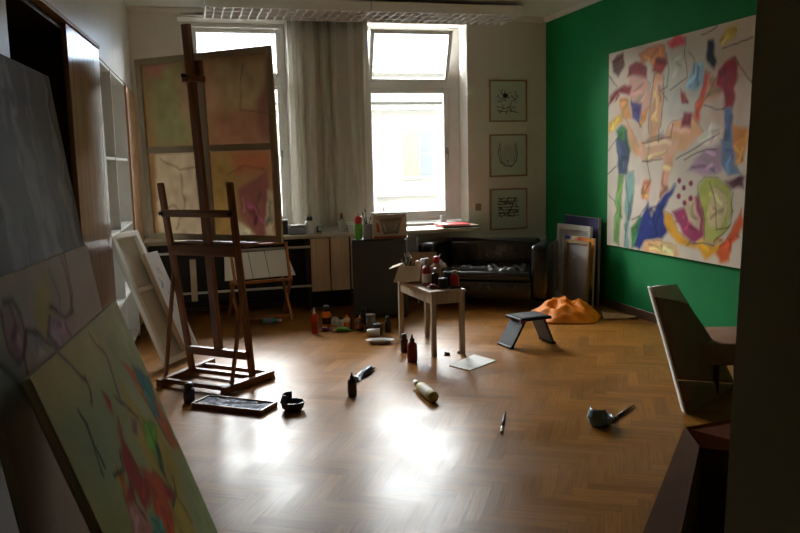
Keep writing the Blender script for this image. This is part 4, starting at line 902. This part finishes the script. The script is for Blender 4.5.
# ================================================================== ORANGE SHEET, FOLDING STOOL
pts = [F(*q) for q in ((540, 323), (633, 321))]
t = thing('orange_sheet', 'crumpled orange plastic sheet heaped on the floor in front of the corner canvases', 'sheet', (3.42, 6.68, 0), rad(-10))
def heap(u, v):
    a = u*2*math.pi; r = v; x = r*math.cos(a)*.36; y = r*math.sin(a)*.30
    k = 1+.18*mnoise.noise(Vector((math.cos(a)*1.6, math.sin(a)*1.6, 3)))
    h = .14*max(0, 1-r**2.0)*(1+.35*math.cos(a-1.9)*r)+.13*(.45-abs(mnoise.noise(Vector((x*7, y*7, 7)))))*(1-r**3)+.03*mnoise.noise(Vector((x*22, y*22, 1)))*(1-r)
    return (x*k, y*k, max(.004, h))
MB().grid(heap, 72, 22).build('plastic_folds', 'orange_sheet', t, True, .003)
t = thing('tan_paper', 'flat tan paper corner sticking out right of the orange sheet', 'paper', (3.78, 6.52, 0), rad(-22))
def tanp(u, v): x = u*.33-.06; y = (v-.5)*.26*(1-u*.6); return (x, y, .006+.05*(1-u)*(1-abs(2*v-1))+.008*mnoise.noise(Vector((x*20, y*20, 4)))+.005)
MB().grid(tanp, 20, 10).build('paper_folds', 'tan_sheet', t, True, .003)
t = thing('folding_step_stool', 'low black plastic folding step stool with splayed legs in front of the sofa', 'stool', (2.63, 5.82, 0), rad(8))
MB().box((.03, .02, .222), (.30, .24, .026), None, .008, 2).build('seat', 'stool_black', t); MB().b(-.09, .15, -.08, .12, .236, .239).build('tread_pad', 'black', t)
for sx in (-1, 1):
    top, bot = Vector((sx*.09+.03, .02, .212)), Vector((sx*.20+.0, .0, .004))
    mb = MB().bar(top, bot, .21, .02, up=(sx, 0, .6), bev=.004); lg = mb.build('leg', 'stool_black' if sx < 0 else 'charcoal', t)
    MB().box(tuple(bot+Vector((0, 0, .006))), (.035, .21, .018), None, .004).build('foot_pad', 'black', lg)
MB().b(-.12, -.07, -.11, -.098, .2, .222, .002).build('hinge_clip', 'purple', t)

# ================================================================== SMALL TABLE
ty = rad(5)
t = thing('small_table', 'narrow pale wooden table standing mid-room crowded with paint bottles', 'table', (1.885, 6.06, 0), ty)
tx0, tx1, ty0, ty1 = -.145, .132, -.385, .375; TZ = .515
MB().b(tx0-.01, tx1+.01, ty0-.01, ty1+.01, TZ-.022, TZ, .004).build('tabletop', 'table_wood', t)
for x in (tx0+.018, tx1-.018):
    for y in (ty0+.018, ty1-.018): MB().b(x-.019, x+.019, y-.019, y+.019, 0, TZ-.022, .003).build('leg', 'table_wood', t)
MB().b(tx0+.008, tx0+.024, ty0+.037, ty1-.037, TZ-.105, TZ-.022).build('apron', 'table_wood', t); MB().b(tx1-.024, tx1-.008, ty0+.037, ty1-.037, TZ-.105, TZ-.022).build('apron', 'table_wood', t)
MB().b(tx0+.037, tx1-.037, ty0+.008, ty0+.024, TZ-.105, TZ-.022).build('apron', 'table_wood', t); MB().b(tx0+.037, tx1-.037, ty1-.024, ty1-.008, TZ-.105, TZ-.022).build('apron', 'table_wood', t)
tm = Matrix.Translation((1.885, 6.06, TZ+.001)) @ Matrix.Rotation(ty, 4, 'Z')
def T(x, y, z=0.): return tuple(tm @ Vector((x, y, z)))
t = thing('open_carton', 'open brown cardboard box with folded flaps on the far end of the table', 'box', T(-.03, .17), rad(-24))
a, b, hh = .145, .115, .14
MB().b(-a, a, -b, b, 0, .004).b(-a, a, -b, -b+.004, 0, hh).b(-a, a, b-.004, b, 0, hh).b(-a, -a+.004, -b, b, 0, hh).b(a-.004, a, -b, b, 0, hh).build('carton_walls', 'carton', t)
MB().slab([(-a, -b-.002, hh), (a*.25, -b-.002, hh), (a*.2, -b-.07, hh-.115), (-a-.04, -b-.07, hh-.125)], .004).build('flap', 'label', t); MB().slab([(-a, b, hh), (-a, -b, hh), (-a-.09, -b+.01, hh-.03), (-a-.09, b-.01, hh-.03)], .004).build('flap', 'carton', t)
MB().slab([(-a+.02, b, hh), (a, b, hh), (a-.01, b+.03, hh+.085), (-a+.03, b+.03, hh+.085)], .004).build('flap', 'carton', t); MB().slab([(a, -b, hh), (a, b, hh), (a+.03, b-.01, hh+.07), (a+.03, -b+.01, hh+.07)], .004).build('flap', 'carton', t)
g = 'paint bottles on the small table'
bottle('paint_bottle', 'red bottle with a cream label and grey cap at the table edge before the carton', T(-.075, -.12), .225, .037, 'dark_red', 'grey_plastic', 'round', 0, g, lab='label')
bottle('paint_bottle', 'bottle with bright red top standing behind the dark bottles on the table', T(.06, .0), .22, .034, 'carton', 'red', 'flip', 0, g)
bottle('paint_bottle', 'small bright red bottle with pale stopper at the right table corner', T(.11, -.25), .13, .035, 'red', 'carton', 'round', 0, g)
bottle('paint_bottle', 'short dark brown bottle between the two red bottles on the table', T(-.005, -.13), .14, .034, 'brown_glass', 'grey_plastic', 'round', 0, g)
jar('paint_jar', 'dark grey jar beside the small bright red bottle on the table', T(.07, -.2), .12, .034, 'charcoal', group=g)
jar('paint_jar', 'low black jar at the near edge of the table', T(.0, -.27), .055, .036, 'black_plastic', group=g, lid='black')
x, y, z = T(-.03, -.3, .0); x2, y2, _ = T(-.12, -.24, .0)
tube_lying('red and white paint tube lying at the left table edge', (x, y, z), (x2, y2, z), .02, 'dark_red', 'white_plastic')
x, y, z = T(.12, -.34); x2, y2, _ = T(.03, -.35)
tube_lying('small brown paint tube lying at the near table edge', (x, y, z), (x2, y2, z), .016, 'brown_glass', 'black_plastic')
t = thing('paper_towel', 'white crumpled paper towel on the table behind the red topped bottle', 'paper', T(.11, .08)); MB().lathe([(.03, 0), (.032, .12)], n=14).build('roll_core', 'carton', t, True); crumple(.055, .05, .05, 8, 12).build('towel', 'paper', t, True); t.children[1].location = (.01, 0, .115)
jz = T(-.1, .23, .006)
jar('glass_jar', 'clear glass with brushes standing inside the open carton', jz, .19, .03, 'glass')
for k, (dx, dy, h_) in enumerate(((-.035, 0, .26), (.03, .01, .24), (-.065, .02, .2))): brush(['thin brush in the clear glass of the carton, upright', 'brush in the clear glass of the carton, tilting right', 'brush in the clear glass of the carton, tilting far left'][k], (jz[0]-dx*.2, jz[1], jz[2]+.014), (jz[0]+dx, jz[1]+dy, jz[2]+h_), r=.004, group='brushes in the carton glass', m1='label')
bottle('paint_bottle', 'white capped bottle poking out of the open carton', T(.02, .2, .006), .175, .03, 'grey_plastic', 'white_plastic', 'flip', 0, 'bottles in the carton')
bottle('paint_bottle', 'purple bottle poking out of the open carton', T(-.04, .16, .006), .165, .028, 'purple', 'label', 'flip', 0, 'bottles in the carton')

# ================================================================== CHAIR AND CARTON AT THE RIGHT
t = thing('lounge_chair', 'brown leather chair with pale top and piping seen from behind at the right', 'chair', (2.95, 3.95, 0))
o_ = Vector((2.95, 3.95, 0))
Lc = [at(653, 287, 'y', 3.90), at(657, 302, 'y', 3.9), at(668, 340, 'y', 3.9), at(680, 385, 'y', 3.9), at(692, 430, 'y', 3.88)]
Rc = [at(674, 285, 'y', 4.02), at(690, 310, 'y', 4.1), at(713, 345, 'y', 4.22), at(735, 388, 'y', 4.30), at(750, 425, 'y', 4.34)]
def curve(cs, v):
    k = v*(len(cs)-1); i = min(int(k), len(cs)-2); f = k-i
    p0, p1, p2, p3 = cs[max(i-1, 0)], cs[i], cs[i+1], cs[min(i+2, len(cs)-1)]
    return .5*((2*p1)+(p2-p0)*f+(2*p0-5*p1+4*p2-p3)*f*f+(3*p1-p0-3*p2+p3)*f**3)
nrm = Vector((-.6, -.75, .28)).normalized()
def shell(v0, v1, bulge):
    def f(u, v):
        vv = v0+(v1-v0)*v; a, b = curve(Lc, vv), curve(Rc, vv); return a.lerp(b, u)+nrm*bulge*math.sin(math.pi*u)-o_
    return f
MB().grid(shell(.20, .72, .03), 16, 24).build('backrest', 'chair_brown', t, True, .03)
MB().grid(shell(.725, 1.0, .028), 16, 10).build('lower_back', 'chair_brown', t, True, .03)
MB().grid(shell(.0, .20, .035), 16, 8).build('head_cushion', 'chair_grey', t, True, .034)
pd = Vector((.3, .95, 0)).normalized()
def ribbon(u, v): return curve(Lc, v)-Vector((.020, 0, 0))-o_+pd*(u*.07-.03)
MB().grid(ribbon, 3, 24).build('piping', 'chair_grey', t, True, .008)
MB().box((.36, .34, .27), (.46, .55, .14), Matrix.Rotation(rad(-18), 3, 'Z'), .03, 3).build('seat', 'chair_brown', t, True)
MB().box((.56, .26, .42), (.07, .5, .08), Matrix.Rotation(rad(-18), 3, 'Z'), .02, 2).build('armrest', 'black', t, True)
for x, y in ((.2, .16), (.5, .1), (.28, .54), (.58, .46)): MB().lathe([(.016, 0), (.018, .21)], (x, y, 0), 10).build('leg', 'black', t)

zr = .35
R0, R1 = at(700, 447, 'z', zr), at(682, 533, 'z', zr); e1 = (R1-R0).normalized(); e2 = Vector((-e1.y, e1.x, 0)); 
if e2.x < 0: e2 = -e2
t = thing('cardboard_carton', 'open dark brown cardboard carton with folded out flaps in the right foreground', 'box', (R0.x, R0.y, 0))
Lb, Wb = .95, .40; q = [Vector((0, 0, 0)), e1*Lb, e1*Lb+e2*Wb, e2*Wb]; up = Vector((0, 0, zr))
wl = MB()
for i in range(4): a, b = q[i], q[(i+1) % 4]; wl.slab([a, b, b+up, a+up], .005 if False else .005)
wl.slab([v+Vector((0, 0, .006)) for v in q], .005); wl.build('carton_walls', 'carton_dark', t)
o_ = Vector((R0.x, R0.y, 0))
fl = [at(685, 427, 'z', .31)-o_, at(640, 538, 'z', .31)-o_]
MB().slab([up, e1*Lb+up, e1*Lb+(fl[1]-(R1-o_))*1.0+Vector((0, 0, zr)), fl[0]], .005).build('flap', 'carton_dark', t)
MB().slab([up, e2*Wb+up, at(752, 416, 'z', .40)-o_, at(686, 427, 'z', .40)-o_], .005).build('flap', 'carton_red', t)
MB().slab([e2*Wb+up, e2*Wb+e1*Lb+up, e2*(Wb+.14)+e1*Lb+up*.8, e2*(Wb+.14)+up*.8], .005).build('flap', 'carton_dark', t)
MB().slab([e1*Lb+up, e1*Lb+e2*Wb+up, e1*(Lb+.14)+e2*Wb+up*.8, e1*(Lb+.14)+up*.8], .005).build('flap', 'carton_dark', t)
